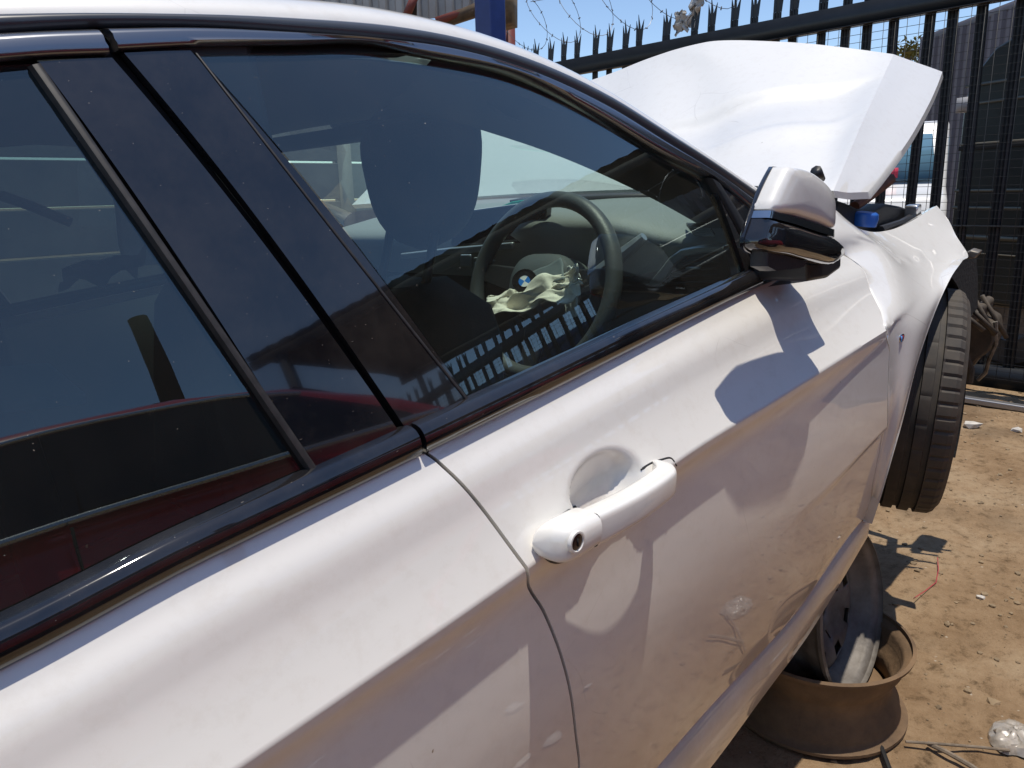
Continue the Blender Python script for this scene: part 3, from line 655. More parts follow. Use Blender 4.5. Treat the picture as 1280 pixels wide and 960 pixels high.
# arch liner, front carrier and what is left behind the missing bumper
rows = []
for k in range(24):
    a = R(-35 + 205 * k / 23); rows.append([(0.02 + 0.40 * math.cos(a), y, 0.36 + 0.40 * math.sin(a)) for y in (-0.86, -0.75, -0.6, -0.46)])
M_liner = mat('arch_liner', (0.012, 0.012, 0.013), rough=0.8, bump=0.3, bscale=80)
mk('arch_liner', *grid(rows), M_liner, CAR, True)
MB().box((-0.36, -0.47, 0.15), (0.44, -0.45, 0.86)).build('inner_wing', M_liner, CAR)
pl_ = [PY(u, v, -0.80) for u, v in ((1199, 318), (1221, 320), (1223, 345), (1223, 385), (1212, 398), (1196, 400), (1180, 380), (1186, 350))]
MB().prism(pl_, (0.04, 0.25, 0.0)).build('liner_flap', M_liner, CAR, bevel=0.006)
M_alu = mat('dusty_aluminium', (0.30, 0.27, 0.23), rough=0.5, metal=0.6, var=0.5, vscale=20, col2=(0.10, 0.08, 0.06))
M_grime = mat('grimy_bracket', (0.10, 0.075, 0.05), rough=0.7, var=0.6, vscale=14)
fr = empty('front_carrier', (0, 0, 0), 0, CAR)
def blob(pix, x, thick, name, mt, par, bev=0.008):
    P = [PX(u, v, x) for u, v in pix]; return MB().prism(P, (thick, 0, 0)).build(name, mt, par, bevel=bev)
blob([(1212, 392), (1222, 380), (1231, 384), (1228, 398), (1240, 405), (1243, 425), (1236, 440), (1222, 450), (1206, 470), (1200, 440), (1206, 405)], 0.86, 0.14, 'headlamp_bracket', M_grime, fr)
blob([(1208, 396), (1218, 389), (1226, 393), (1223, 403), (1212, 404)], 0.82, 0.05, 'lamp_socket', M_alu, fr)
blob([(1204, 318), (1213, 313), (1224, 316), (1219, 323), (1208, 324)], 0.30, 0.04, 'torn_clip', M_alu, fr, 0.003)
MB().tube([PX(u, v, 0.88) for u, v in ((1236, 405), (1245, 402), (1245, 430), (1236, 450), (1232, 466), (1222, 475))], 0.007).build('dangling_hose', M_alu, fr)
MB().tube([PX(u, v, 0.86) for u, v in ((1206, 440), (1214, 462), (1212, 478))], 0.012).build('bracket_tube', M_grime, fr)
MB().box((0.70, -0.60, 0.42), (0.78, 0.60, 0.56)).build('bumper_beam', M_grime, fr, bevel=0.01)
MB().box((0.42, -0.55, 0.30), (0.50, 0.58, 0.80)).build('radiator', M_dark, fr, bevel=0.01)

bk_ = PX(1222, 425, 0.90); MB().tube([(0.74, -0.55, 0.49), (0.80, -0.68, 0.46), tuple(bk_)], 0.018, 8).build('bracket_strut', M_grime, fr)
MB().box((0.42, -0.66, 0.30), (0.80, -0.50, 0.44)).build('added_crash_box', M_grime, fr, bevel=.012)  # crash box, arm and tabs below: added for the jagged shadow they cast
MB().tube([(0.35, -0.62, 0.28), (0.6, -0.72, 0.25), (0.88, -0.66, 0.30), (0.92, -0.4, 0.34)], 0.022, 10).build('added_lower_arm', M_grime, fr)
for k in range(4): MB().tube([(0.66 + .08 * k, -0.78, 0.5), (0.68 + .08 * k, -0.84 - .02 * (k % 2), 0.44 - .03 * k)], 0.008, 6).build('added_torn_tab', M_grime, fr)

# ------------------------------------------------------------------ wheels
M_tyre = mat('worn_tyre', (0.035, 0.031, 0.028), rough=0.75, var=0.45, vscale=9, col2=(0.085, 0.068, 0.05))
M_alloy = mat('alloy', (0.42, 0.42, 0.43), rough=0.35, metal=0.9, var=0.3)
def wheel(name, c, steer, par, width=0.225, rad=0.325, out=-1):
    w = empty(name, c, steer, par)
    N = 280; hw = width / 2
    prof = [(0.235, -hw * .86), (0.25, -hw * .97), (0.285, -hw * 1.02), (rad - .022, -hw * .985), (rad - .010, -hw * .93), (rad - .003, -hw * .84)]
    gro = [-0.50, -0.17, 0.17, 0.50]; tr = [(rad - .001, -hw * .60)]
    for gq in gro:
        a = gq * hw; tr += [(rad, a - .0075), (rad - .0085, a - .006), (rad - .0085, a + .006), (rad, a + .0075)]
    tr.append((rad - .001, hw * .60))
    full = prof + tr + [(r, -h) for r, h in reversed(prof)]
    rows = []
    for k in range(N):
        a = 2 * math.pi * k / N; r = []
        for rr, h in full:
            e = rr
            if abs(h) > hw * .57 and abs(h) < hw * .95 and rr > rad - .015 and k % 5 == 0: e -= 0.0045
            if hw * .2 < abs(h) < hw * .5 and rr > rad - .002 and k % 10 == 3: e -= 0.002
            r.append((e * math.cos(a), h, e * math.sin(a)))
        rows.append(r)
    MB().loft(rows, closev=True).build('tyre', M_tyre, w, ang=25)
    rm = MB().lathe([(0.238, -hw * .86), (0.225, -hw * .9), (0.20, -hw * .75), (0.195, hw * .7), (0.225, hw * .9), (0.238, hw * .86)], 48, (0, 0, 0), (0, 1, 0)).build('rim', M_alloy, w)
    for k in range(5):
        a = 2 * math.pi * k / 5; d = Vector((math.cos(a), 0, math.sin(a))); t = Vector((-math.sin(a), 0, math.cos(a))); o = Vector((0, out * hw * .75, 0))
        MB().prism([o + d * .03 + t * .035, o + d * .21 + t * .022, o + d * .21 - t * .022, o + d * .03 - t * .035], (0, -out * .03, 0)).build('spoke', M_alloy, w, bevel=.006)
    MB().lathe([(0.001, 0.0), (0.055, 0.0), (0.06, -out * .03), (0.06, -out * .1)], 24, (0, out * hw * .8, 0), (0, 1, 0)).build('hub', M_alloy, w)
    return w
wheel('front_wheel', (0.12, -0.768, 0.392), R(17), CAR, rad=0.312, width=.24).rotation_euler.x = R(6)
wheel('front_wheel', (0.0, 0.78, 0.265), R(20), CAR, out=1)
wheel('rear_wheel', (-2.81, -0.775, 0.325), 0, CAR); wheel('rear_wheel', (-2.81, 0.775, 0.325), 0, CAR, out=1)
MB().lathe([(0.001, 0.06), (0.15, 0.06), (0.15, 0.03), (0.06, 0.0), (0.05, -0.1)], 32, (0.13, -0.75, 0.405), (math.sin(R(20)), 1 * math.cos(R(20)), 0)).build('brake_disc', M_alu, CAR)
MB().tube([(0.0, -0.66, 0.27), (-0.02, -0.60, 0.50), (-0.03, -0.57, 0.80)], 0.03, 12).build('suspension_strut', M_dark, CAR)
# rear quarter, boot and underbody, out of the picture to the left
rows = []
for k in range(30):
    x = -3.70 + 1.06 * k / 29; r = []
    for z in np.linspace(1.0, 0.26, 24):
        y = S(x, min(z, zb(x) - .002)) * (1 if x > -3.3 else 1 - 0.35 * ((-3.3 - x) / .4) ** 2); q = math.hypot(x + 2.81, z - .33)
        r.append((x, -y, z))
    rows.append(r)
V, F = grid(rows)
F = [f for f in F if math.hypot(np.mean([V[i][0] for i in f]) + 2.81, np.mean([V[i][2] for i in f]) - .33) > 0.37]
quarter = mk('rear_quarter', V, F, M_white, CAR, True); flip_part(quarter, CAR)
rows = [[(x, y, z - 0.04 * (abs(y) / .75) ** 3) for y in np.linspace(-.79, .79, 15)] for x, z in ((-3.15, 1.06), (-3.4, 1.075), (-3.62, 1.07), (-3.70, 1.02), (-3.72, .8), (-3.74, .5), (-3.70, .28))]
mk('boot_lid', *grid(rows), M_white, CAR, True, 40)
MB().box((-3.6, -0.70, 0.17), (0.1, 0.70, 0.20)).build('floor_pan', M_dull, CAR)
MB().box((-2.3, -0.80, 0.185), (-0.42, -0.70, 0.24)).build('sill_underside', M_dull, CAR)

# ------------------------------------------------------------------ cabin
M_seat = mat('black_seat_cloth', (0.020, 0.020, 0.022), rough=0.85, bump=0.15, bscale=250)
M_dash = mat('soft_dash_grey', (0.24, 0.25, 0.245), rough=0.6, bump=0.08, bscale=260)
M_dashd = mat('dash_lower_black', (0.026, 0.027, 0.03), rough=0.55)
M_trim = mat('brushed_trim', (0.55, 0.57, 0.58), rough=0.3, metal=0.7)
M_scr = mat('display_glass', (0.01, 0.012, 0.02), rough=0.08, coat=0.5)
M_bag = mat('airbag_cloth', (0.86, 0.80, 0.68), rough=0.9, var=0.12, vscale=20, bump=0.15, bscale=120)
M_bagw = mat('white_curtain_bag', (0.74, 0.74, 0.72), rough=0.9, bump=0.1, bscale=80)
def rbox(c, d, rx=0.0, ry=0.0, r=.03, name='pad', mt=None, par=None, n=3):
    rt = Matrix.Rotation(ry, 3, 'Y') @ Matrix.Rotation(rx, 3, 'X')
    o = MB().box((-d[0] / 2, -d[1] / 2, -d[2] / 2), (d[0] / 2, d[1] / 2, d[2] / 2), rt, c).build(name, mt, par)
    bv = o.modifiers.new('bevel', 'BEVEL'); bv.width = r; bv.segments = 4; bv.limit_method = 'ANGLE'; return o
def seat(y0, name):
    s = empty(name, (0, 0, 0), 0, CAR)
    rbox((-1.16, y0, 0.50), (0.52, 0.50, 0.16), 0, R(-6), 0.05, 'cushion', M_seat, s)
    rows = []
    for k in range(14):
        t = k / 13; z = 0.48 + 0.53 * t; x = -1.37 + 0.04 * t + (0.0 if t < .9 else .01); hw = (0.25 - 0.04 * t) * (1 if t < .82 else math.sqrt(max(1 - ((t - .82) / .19) ** 2, .05)))
        xx = x + 0.30 * t * 0.25; r = []
        for q in range(22):
            a = 2 * math.pi * q / 22; ca, sa = math.cos(a), math.sin(a)
            r.append((xx + 0.07 * math.copysign(abs(ca) ** .7, ca) * (1 - .3 * t) - (0.02 * math.cos(sa * 3) if ca > 0 else 0), y0 + hw * math.copysign(abs(sa) ** .7, sa), z))
        rows.append(r)
    MB().loft(rows, closeu=True, cap=True).build('backrest', M_seat, s)
    hr = []
    for k in range(16):
        t = k / 15; z = 1.055 + 0.25 * t; e = math.sqrt(max(1 - abs(2 * t - 1) ** 3.2, .02)); r = []
        for q in range(24):
            a = 2 * math.pi * q / 24; ca, sa = math.cos(a), math.sin(a)
            r.append((-1.19 + 0.02 * t + 0.055 * e * math.copysign(abs(ca) ** .8, ca) + .012 * sa * sa, y0 + 0.145 * e * math.copysign(abs(sa) ** .75, sa) * (.68 + .42 * t), z))
        hr.append(r)
    MB().loft(hr, closeu=True, cap=True).build('headrest', M_seat, s)
    for d in (-.06, .06): MB().tube([(-1.27, y0 + d, 0.96), (-1.195, y0 + d, 1.12)], 0.008).build('headrest_post', M_dark, s)
    return s
seat(-0.37, 'front_seat'); seat(0.37, 'front_seat')
rs = empty('rear_bench', (0, 0, 0), 0, CAR)
rbox((-2.25, 0, 0.48), (0.5, 1.25, 0.18), 0, R(-5), .06, 'cushion', M_seat, rs); rbox((-2.52, 0, 0.78), (0.16, 1.25, 0.58), 0, R(18), .06, 'backrest', M_seat, rs)
for y in (-.36, .36): rbox((-2.62, y, 1.10), (0.08, 0.24, 0.14), 0, R(15), .03, 'headrest', M_seat, rs)
MB().box((-3.2, -.62, 1.00), (-2.65, .62, 1.03)).build('parcel_shelf', M_dark, rs, bevel=.01)
# loose bits in the back, seen through the rear door window
M_dusty = mat('dusty_plastic', (0.28, 0.30, 0.30), rough=0.6)
MB().tube([PY(0, 244, -0.1), PY(40, 258, -0.1), PY(88, 278, -0.1)], 0.008).build('roof_trim_strip', M_dusty, rs)
rbox((-1.80, 0.02, 0.94), (0.22, 0.18, 0.02), R(10), R(12), .004, 'loose_panel', M_dusty, rs)
V = []; rows = [[(-1.55 + .16 * i / 7 + .01 * nz(i, j, 3), 0.30 + .12 * j / 7, 1.08 + .035 * nz(i * .8, j * .8, 1) - .05 * j / 7) for j in range(8)] for i in range(8)]
mk('loose_bag', *grid(rows), M_bagw, rs, True)
# door inner trims
for s in (-1, 1):
    MB().box((-1.60, s * .80 - .01, 0.30), (-0.56, s * .80 + .01, 0.915)).build('door_card', M_dashd, CAR)
    MB().box((-2.50, s * .80 - .01, 0.30), (-1.66, s * .80 + .01, 0.915)).build('door_card', M_dashd, CAR)
    MB().box((-1.75, s * .66 - .02, 0.25), (-1.62, s * .66 + .04, 1.36)).build('centre_pillar_trim', M_dashd, CAR, bevel=.015)

dash = empty('dashboard', (0, 0, 0), 0, CAR)
# padded top: sweeps from door to door with the binnacle hood in front of the wheel
DZ = 0.068
rows = []
for i in range(81):
    y = -0.70 + 1.40 * i / 80
    bn = math.exp(-((y + 0.37) / 0.17) ** 4); hood_ = 0.035 * bn; cen = 0.008 * math.exp(-(y / .2) ** 4); edge_ = 0.03 * (abs(y) / .7) ** 4
    xr = -0.79 + 0.05 * sst(.3, .7, abs(y)) - 0.03 * bn
    rows.append([(xr + .03, y, 0.86 + DZ * .6 + hood_ * .6), (xr + .006, y, 0.905 + DZ + hood_), (xr + .0, y, 0.925 + DZ + hood_ - edge_), (xr + .008, y, 0.940 + DZ + hood_ - edge_), (xr + .04, y, 0.952 + DZ + hood_ + cen - edge_), (xr + .13, y, 0.962 + DZ + hood_ * .8 + cen - edge_), (-0.52, y, 0.968 + DZ + hood_ * .2 - edge_), (-0.36, y, 0.972 + DZ - edge_), (-0.34, y, 0.93)])
mk('dash_top', *grid(rows), M_dash, dash, True)
MB().box((-0.76, -0.70, 0.50), (-0.45, 0.70, 0.925)).build('dash_lower', M_dashd, dash, bevel=.02)
def plate(pix, x, name, mt, thick=0.012, par=dash, bev=.003): return MB().prism([PX(u, v, x) for u, v in pix], (thick, 0, 0)).build(name, mt, par, bevel=bev)
plate([(567, 268), (582, 264), (684, 250), (679, 303), (563, 308)], -0.805, 'display', M_scr, .02)
plate([(500, 317), (560, 310), (640, 303), (640, 312), (560, 319), (500, 326)], -0.83, 'trim_strip', M_trim, .01)
for (a, b_) in (((575, 318), (588, 334)), ((597, 318), (612, 334))): plate([a, (b_[0], a[1]), b_, (a[0], b_[1])], -0.835, 'switch', M_trim, .006)
for k in range(3): plate([(592, 322 + k * 6), (618, 319 + k * 6), (618, 321 + k * 6), (592, 324 + k * 6)], -0.838, 'vent_slat', M_dusty, .004)
# driver's outer vent with its satin surround
vo = [(808, 357), (822, 340), (836, 322), (850, 312), (872, 308), (905, 307), (905, 315), (876, 317), (856, 321), (843, 331), (832, 346), (822, 357)]
plate(vo, -0.77, 'vent_surround', M_trim, .02)
plate([(824, 357), (834, 346), (846, 331), (858, 322), (905, 316), (912, 345), (895, 360)], -0.765, 'vent_cavity', M_dull, .01)
for k in range(4): plate([(846 - k * 5, 330 + k * 8), (900, 326 + k * 8), (900, 328.5 + k * 8), (845 - k * 5, 333 + k * 8)], -0.768, 'vent_slat', M_dark, .012, bev=0)
plate([(857, 334), (874, 334), (874, 337), (857, 337)], -0.772, 'vent_tab', M_trim, .01, bev=0)
zv = 1.012
dv = [PZ(u, v, zv) for u, v in ((858, 282), (886, 284), (894, 296), (868, 295))]
MB().prism(dv, (0, 0, .006)).build('demister_grille', M_dashd, dash)
for k in range(5): MB().tube([PZ(862 + k * 1.5, 284 + k * 2.4, zv + .007), PZ(888 + k * 1.2, 286 + k * 2.2, zv + .007)], .0018, 5).build('grille_bar', M_dash, dash)
MB().box((-0.46, -0.5, 1.03), (-0.40, 0.1, 1.046)).build('screen_vent', M_dashd, dash)
# inner cover of the windscreen pillar
pi = [PY(u, v, y) for u, v, y in ((480, 135, -.53), (560, 150, -.54), (600, 162, -.55), (685, 190, -.57), (770, 226, -.59), (830, 256, -.61), (880, 285, -.63), (915, 310, -.65))]
po_ = [np.array((x, rcy(x) + .025, rcz(x) - .006)) for x in np.linspace(XH - .22, XA - .10, 20)]
rows = [list(r) for r in zip(spl(pi, 20), [0.5 * (a + b_) + np.array((0, .012, -.012)) for a, b_ in zip(spl(pi, 20), po_)], po_)]
pt_ = mk('pillar_trim', *grid(rows), M_dashd, CAR, True); flip_part(pt_, CAR)
rows = [[(XH - .10 + .16 * k / 5, y, rcz(XH) + .0 - .03 * math.sin(k / 5 * math.pi) - .012) for y in np.linspace(-.6, .6, 9)] for k in range(6)]
mk('header_trim', *grid(rows), M_dashd, CAR, True)
def crumple(name, P00, P10, P01, P11, amp, seed, mt, par, nu=26, nv=16, freq=5.0, nrm=(-.6, -.5, .3)):
    rows = []; nv_ = Vector(nrm).normalized()
    for j in range(nv):
        v = j / (nv - 1); r = []
        for i in range(nu):
            u = i / (nu - 1); p = (np.array(P00) * (1 - u) + np.array(P10) * u) * (1 - v) + (np.array(P01) * (1 - u) + np.array(P11) * u) * v
            a = nz(u * freq, v * freq * .6, seed) + .3 * abs(nz(u * freq * 1.9, v * freq * 1.2, seed + 5))
            b2 = nz(u * freq * 1.2, v * freq, seed + 11); c2 = nz(u * freq * 1.1, v * freq, seed + 23)
            r.append(p + np.array(nv_) * a * amp + np.array((0, b2, c2)) * amp * .55)
        rows.append(r)
    o = mk(name, *grid(rows), mt, par, True)
    so = o.modifiers.new('solid', 'SOLIDIFY'); so.thickness = 0.0015; return o
sheetg = plate([(640, 252), (700, 243), (672, 258), (622, 259)], -0.62, 'green_sheet', mat('green_paper', (0.03, 0.45, 0.30), rough=.6), .003)
for k, (u, v) in enumerate(((520, 280), (534, 288), (505, 270))): crumple('torn_tissue', PX(u - 14, v - 9, -.70), PX(u + 14, v - 10, -.70), PX(u - 12, v + 10, -.71), PX(u + 13, v + 9, -.71), .02, 40 + k, M_bagw, dash, 16, 12, 3)
# steering wheel
WC = np.array((-0.885, -0.37, 0.916)); tau = R(24)
wx = np.array((0, 1.0, 0)); wz = np.array((math.sin(tau), 0, math.cos(tau))); wn_ = np.array((-math.cos(tau), 0, math.sin(tau)))
def wp(a, b_, c_=0.0): return WC + wx * a + wz * b_ + wn_ * c_
sw = MB(); rows = []
for k in range(64):
    a = 2 * math.pi * k / 64; r = []
    for q in range(12):
        e = 2 * math.pi * q / 12; rr = 0.182 + 0.0165 * math.cos(e); r.append(wp(rr * math.cos(a), rr * math.sin(a), 0.019 * math.sin(e) + .012))
    rows.append(r)
M_leather = mat('wheel_leather', (0.065, 0.068, 0.068), rough=0.45, bump=.1, bscale=300)
wheel_o = sw.loft(rows, closeu=True, closev=True).build('steering_wheel', M_leather, CAR)
rows = [[wp(s * .085 * math.copysign(abs(math.cos(a)) ** .7, math.cos(a)), s * .07 * math.copysign(abs(math.sin(a)) ** .8, math.sin(a)), d) for a in np.linspace(0, 2 * math.pi, 32, endpoint=False)] for s, d in ((1, -.05), (1.02, .0), (.95, .02), (.7, .034), (.35, .04), (.01, .041))]
MB().loft(rows, closeu=True).build('wheel_boss', mat('boss_grey', (0.09, 0.10, 0.10), rough=.5), wheel_o)
for a in (R(8), R(172), R(270)):
    d = np.array((math.cos(a), math.sin(a))); t = np.array((-d[1], d[0]))
    P = [wp(*(d * .06 + t * .03), -.005), wp(*(d * .175 + t * .02), 0.0), wp(*(d * .175 - t * .02), 0.0), wp(*(d * .06 - t * .03), -.005)]
    MB().prism(P, tuple(wn_ * .014)).build('spoke', M_dark, wheel_o, bevel=.004)
MB().prism([wp(-.105, .02, .0), wp(-.085, .02, .0), wp(-.08, -.03, .0), wp(-.10, -.03, .0)], tuple(wn_ * .022)).build('spoke_trim', M_trim, wheel_o, bevel=.003)
MB().tube([(-0.60, -.37, .80), tuple(wp(0, 0, -.04))], .045, 14).build('steering_column', M_dark, wheel_o)
MB().tube([tuple(wp(-.06, .03, -.06)), tuple(wp(-.15, .09, -.055)), tuple(wp(-.19, .12, -.05))], [.012, .014, .009]).build('column_stalk', M_trim, wheel_o)
# roundel on the boss, torn loose and tilted
RC = PX(656, 352, -1.01); rn = np.array((-.72, -.45, .53)); rn /= np.linalg.norm(rn); ra = np.cross(rn, (0, 0, 1.)); ra /= np.linalg.norm(ra); rb_ = np.cross(ra, rn)
ra, rb_ = ra * math.cos(R(35)) + rb_ * math.sin(R(35)), -ra * math.sin(R(35)) + rb_ * math.cos(R(35))
def disc(r0, r1, h, a0, a1, n):
    A = np.linspace(a0, a1, n); rows = [[RC + (ra * math.cos(a) + rb_ * math.sin(a)) * r + rn * hh for a in A] for r, hh in ((r0, h), (r1, h), (r1, h - .003))]; return rows
em = empty('roundel', (0, 0, 0), 0, wheel_o)
MB().loft(disc(.0125, .0225, .003, 0, 2 * math.pi, 40)).build('roundel_ring', mat('roundel_black', (.012, .012, .014), rough=.2), em)
MB().loft(disc(.0215, .0240, .0035, 0, 2 * math.pi, 40)).build('roundel_rim', M_chrome, em)
MB().loft(disc(.0115, .0130, .0036, 0, 2 * math.pi, 40)).build('roundel_rim', M_chrome, em)
for k in range(4):
    MB().loft(disc(.0002, .012, .003, k * math.pi / 2, (k + 1) * math.pi / 2, 10)).build('roundel_quarter', mat('roundel_%d' % k, (.03, .2, .62) if k % 2 else (.8, .8, .8), rough=.2), em)
# spent airbag hanging out of the boss
XB_ = -1.02
def bq(u, v, d=0.0): return PX(u, v, XB_ + d)
crumple('airbag', bq(608, 372, .01), bq(724, 334, .01), bq(612, 397, -.03), bq(726, 370, -.03), .034, 3, M_bag, wheel_o, 48, 22, 3.6)
crumple('airbag_fold', bq(612, 372, .02), bq(668, 358, .02), bq(612, 386, 0), bq(672, 378, 0), .022, 9, M_bag, wheel_o, 30, 16, 3.2)
crumple('airbag_fold', bq(660, 360, .01), bq(718, 334, .01), bq(672, 378, -.01), bq(722, 350, -.01), .022, 15, M_bag, wheel_o, 30, 16, 3.2)
crumple('airbag_tail', bq(704, 350, .02), bq(722, 346, .02), bq(708, 398, 0), bq(722, 396, 0), .014, 21, M_bagw, wheel_o, 14, 26, 3.5)
crumple('airbag_scrap', bq(708, 334, .03), bq(724, 332, .03), bq(710, 348, .03), bq(725, 346, .03), .012, 27, M_bagw, wheel_o, 14, 14, 3)
crumple('boss_cover', bq(640, 352, .05), bq(702, 322, .05), bq(648, 372, .0), bq(706, 348, .0), .006, 31, mat('boss_cover', (.13, .15, .15), rough=.5), wheel_o, 20, 12, 3)
# curtain airbags hanging on the far side
crumple('curtain_airbag', (-1.30, 0.66, 1.30), (-0.85, 0.68, 1.20), (-1.32, 0.64, 1.02), (-0.90, 0.70, 0.97), .035, 51, M_bagw, CAR, 36, 24, 3, nrm=(0, -1, 0))
crumple('curtain_airbag', (-2.1, 0.66, 1.32), (-1.80, 0.66, 1.32), (-2.1, 0.64, 1.2), (-1.80, 0.64, 1.15), .03, 61, M_bagw, CAR, 24, 16, 3, nrm=(0, -1, 0))
# seat belt
MB().prism([(-1.60, -.66, 1.20), (-1.60, -.63, 1.20), (-1.52, -.63, .55), (-1.52, -.66, .55)], (.003, 0, 0)).build('seat_belt', M_dashd, CAR)
# mirror on the windscreen
rbox((-1.0, 0.0, 1.31), (0.04, 0.20, 0.06), 0, R(-8), .015, 'interior_mirror', M_dark, CAR)

# ------------------------------------------------------------------ ground
def ground_mat():
    m = mat('dirt', (0.34, 0.235, 0.13), rough=0.95, spec=0.15); nt = m.node_tree; p = nt.nodes['Principled BSDF']; tc = nt.nodes.new('ShaderNodeTexCoord')
    def ns(sc, det=8, ro=.65):
        n = nt.nodes.new('ShaderNodeTexNoise'); n.inputs['Scale'].default_value = sc; n.inputs['Detail'].default_value = det; n.inputs['Roughness'].default_value = ro
        nt.links.new(tc.outputs['Object'], n.inputs['Vector']); return n.outputs[0]
    def ramp(f, stops):
        r = nt.nodes.new('ShaderNodeValToRGB'); e = r.color_ramp.elements
        for i, (pos, c) in enumerate(stops):
            q = e[i] if i < 2 else e.new(pos)
            q.position = pos; q.color = (*c, 1)
        nt.links.new(f, r.inputs[0]); return r.outputs[0]
    a = ramp(ns(1.7), [(0.30, (0.23, 0.145, 0.078)), (0.72, (0.46, 0.355, 0.235)), (0.5, (0.36, 0.25, 0.15))])
    b = ramp(ns(22, 10, .75), [(0.32, (0.35, 0.33, 0.30)), (0.66, (1.0, 1.0, 1.0)), (0.47, (0.86, 0.84, 0.82))])
    mx = nt.nodes.new('ShaderNodeMix'); mx.data_type = 'RGBA'; mx.blend_type = 'MULTIPLY'; mx.inputs[0].default_value = 1.0
    nt.links.new(a, mx.inputs[6]); nt.links.new(b, mx.inputs[7])
    sk = specks(nt, tc, 34, 0.16, (1, 1, 1), 0.4, 0.12)
    m2 = nt.nodes.new('ShaderNodeMix'); m2.data_type = 'RGBA'; m2.inputs[7].default_value = (0.52, 0.45, 0.36, 1)
    nt.links.new(sk, m2.inputs[0]); nt.links.new(mx.outputs[2], m2.inputs[6])
    oil = ramp(ns(1.1, 6), [(0.54, (0, 0, 0)), (0.70, (1, 1, 1))])
    m3 = nt.nodes.new('ShaderNodeMix'); m3.data_type = 'RGBA'; m3.inputs[7].default_value = (0.10, 0.07, 0.045, 1)
    mo = nt.nodes.new('ShaderNodeMath'); mo.operation = 'MULTIPLY'; mo.inputs[1].default_value = 0.55; nt.links.new(oil, mo.inputs[0]); nt.links.new(mo.outputs[0], m3.inputs[0])
    nt.links.new(m2.outputs[2], m3.inputs[6]); nt.links.new(m3.outputs[2], p.inputs['Base Color'])
    bp = nt.nodes.new('ShaderNodeBump'); bp.inputs['Strength'].default_value = 0.9; bp.inputs['Distance'].default_value = 0.02
    ad = nt.nodes.new('ShaderNodeMath'); ad.operation = 'MULTIPLY_ADD'; ad.inputs[1].default_value = 0.45; nt.links.new(ns(75, 8, .7), ad.inputs[0]); nt.links.new(ns(13, 8, .7), ad.inputs[2])
    nt.links.new(ad.outputs[0], bp.inputs['Height']); nt.links.new(bp.outputs[0], p.inputs['Normal'])
    return m
M_dirt = ground_mat()
ax = [-400, -120, -40, -15] + list(np.arange(-7, -2, .25)) + list(np.arange(-2, 4.2, .04)) + list(np.arange(4.2, 12, .5)) + [20, 50, 150, 400]
ay = [-400, -120, -40, -15] + list(np.arange(-9, -3.2, .25)) + list(np.arange(-3.2, 0.8, .04)) + list(np.arange(.8, 9, .5)) + [20, 50, 150, 400]
def gz(x, y):
    near = sst(14, 6, math.hypot(x, y)); return near * (0.012 * nz(x * 2.1, y * 2.1, .3) + 0.010 * nz(x * 6.3, y * 6.3, 2) + 0.006 * nz(x * 14, y * 14, 5)) - 0.008
tagd(mk('ground', *grid([[(x, y, gz(x, y)) for y in ay] for x in ax]), M_dirt, None, True), kind='structure')
# crumbs of stone and rubble
M_stone = mat('rubble', (0.33, 0.24, 0.145), rough=.95, var=.5, vscale=3)
rs_ = random.Random(11); b = MB()
ICO = [(0, 0, 1), (.89, 0, .45), (.28, .85, .45), (-.72, .53, .45), (-.72, -.53, .45), (.28, -.85, .45), (.72, .53, -.45), (-.28, .85, -.45), (-.89, 0, -.45), (-.28, -.85, -.45), (.72, -.53, -.45), (0, 0, -1)]
ICF = [(0,1,2),(0,2,3),(0,3,4),(0,4,5),(0,5,1),(1,6,2),(2,7,3),(3,8,4),(4,9,5),(5,10,1),(6,7,2),(7,8,3),(8,9,4),(9,10,5),(10,6,1),(11,7,6),(11,8,7),(11,9,8),(11,10,9),(11,6,10)]
def pebble(b, x, y, s, rr):
    V = [(x + v[0] * s * rr.uniform(.6, 1.3), y + v[1] * s * rr.uniform(.6, 1.3), gz(x, y) + s * .25 + v[2] * s * rr.uniform(.35, .8)) for v in ICO]; b.add(V, ICF)
for k in range(5200):
    x = rs_.uniform(-2.5, 3.6); y = rs_.uniform(-2.9, -0.1); s = 0.002 + 0.011 * rs_.random() ** 5
    pebble(b, x, y, s, rs_)
tagd(b.build('gravel', M_stone, ang=20), kind='stuff', label='scattered crumbs of stone and dry soil on the yard')
def stone(u, v, s, name, label, cat, mt, sd):
    p = GND(u, v); rr = random.Random(sd); b = MB(); pebble(b, p[0], p[1], s, rr); o = b.build(name, mt, ang=20); return tagd(o, label, cat)
M_pale = mat('pale_rubble', (0.62, 0.58, 0.52), rough=.9, var=.3, vscale=30)
stone(1272, 538, 0.03, 'stone', 'small pale lump of rubble on the dirt near the gate track', 'stone', M_pale, 1)
stone(1214, 533, 0.05, 'plaster_lump', 'crumbled white plaster lump at the edge of the gate shadow', 'rubble', M_pale, 2)
stone(1226, 746, 0.014, 'stone', 'little whitish pebble on open dirt right of the car shadow', 'stone', M_pale, 3)
stone(1242, 876, 0.016, 'stone', 'beige pebble on the dirt above the dry sticks', 'stone', M_stone, 4)
M_clear = mat('scuffed_clear_plastic', (0.46, 0.41, 0.35), rough=.3, coat=.5, var=.4, vscale=40)
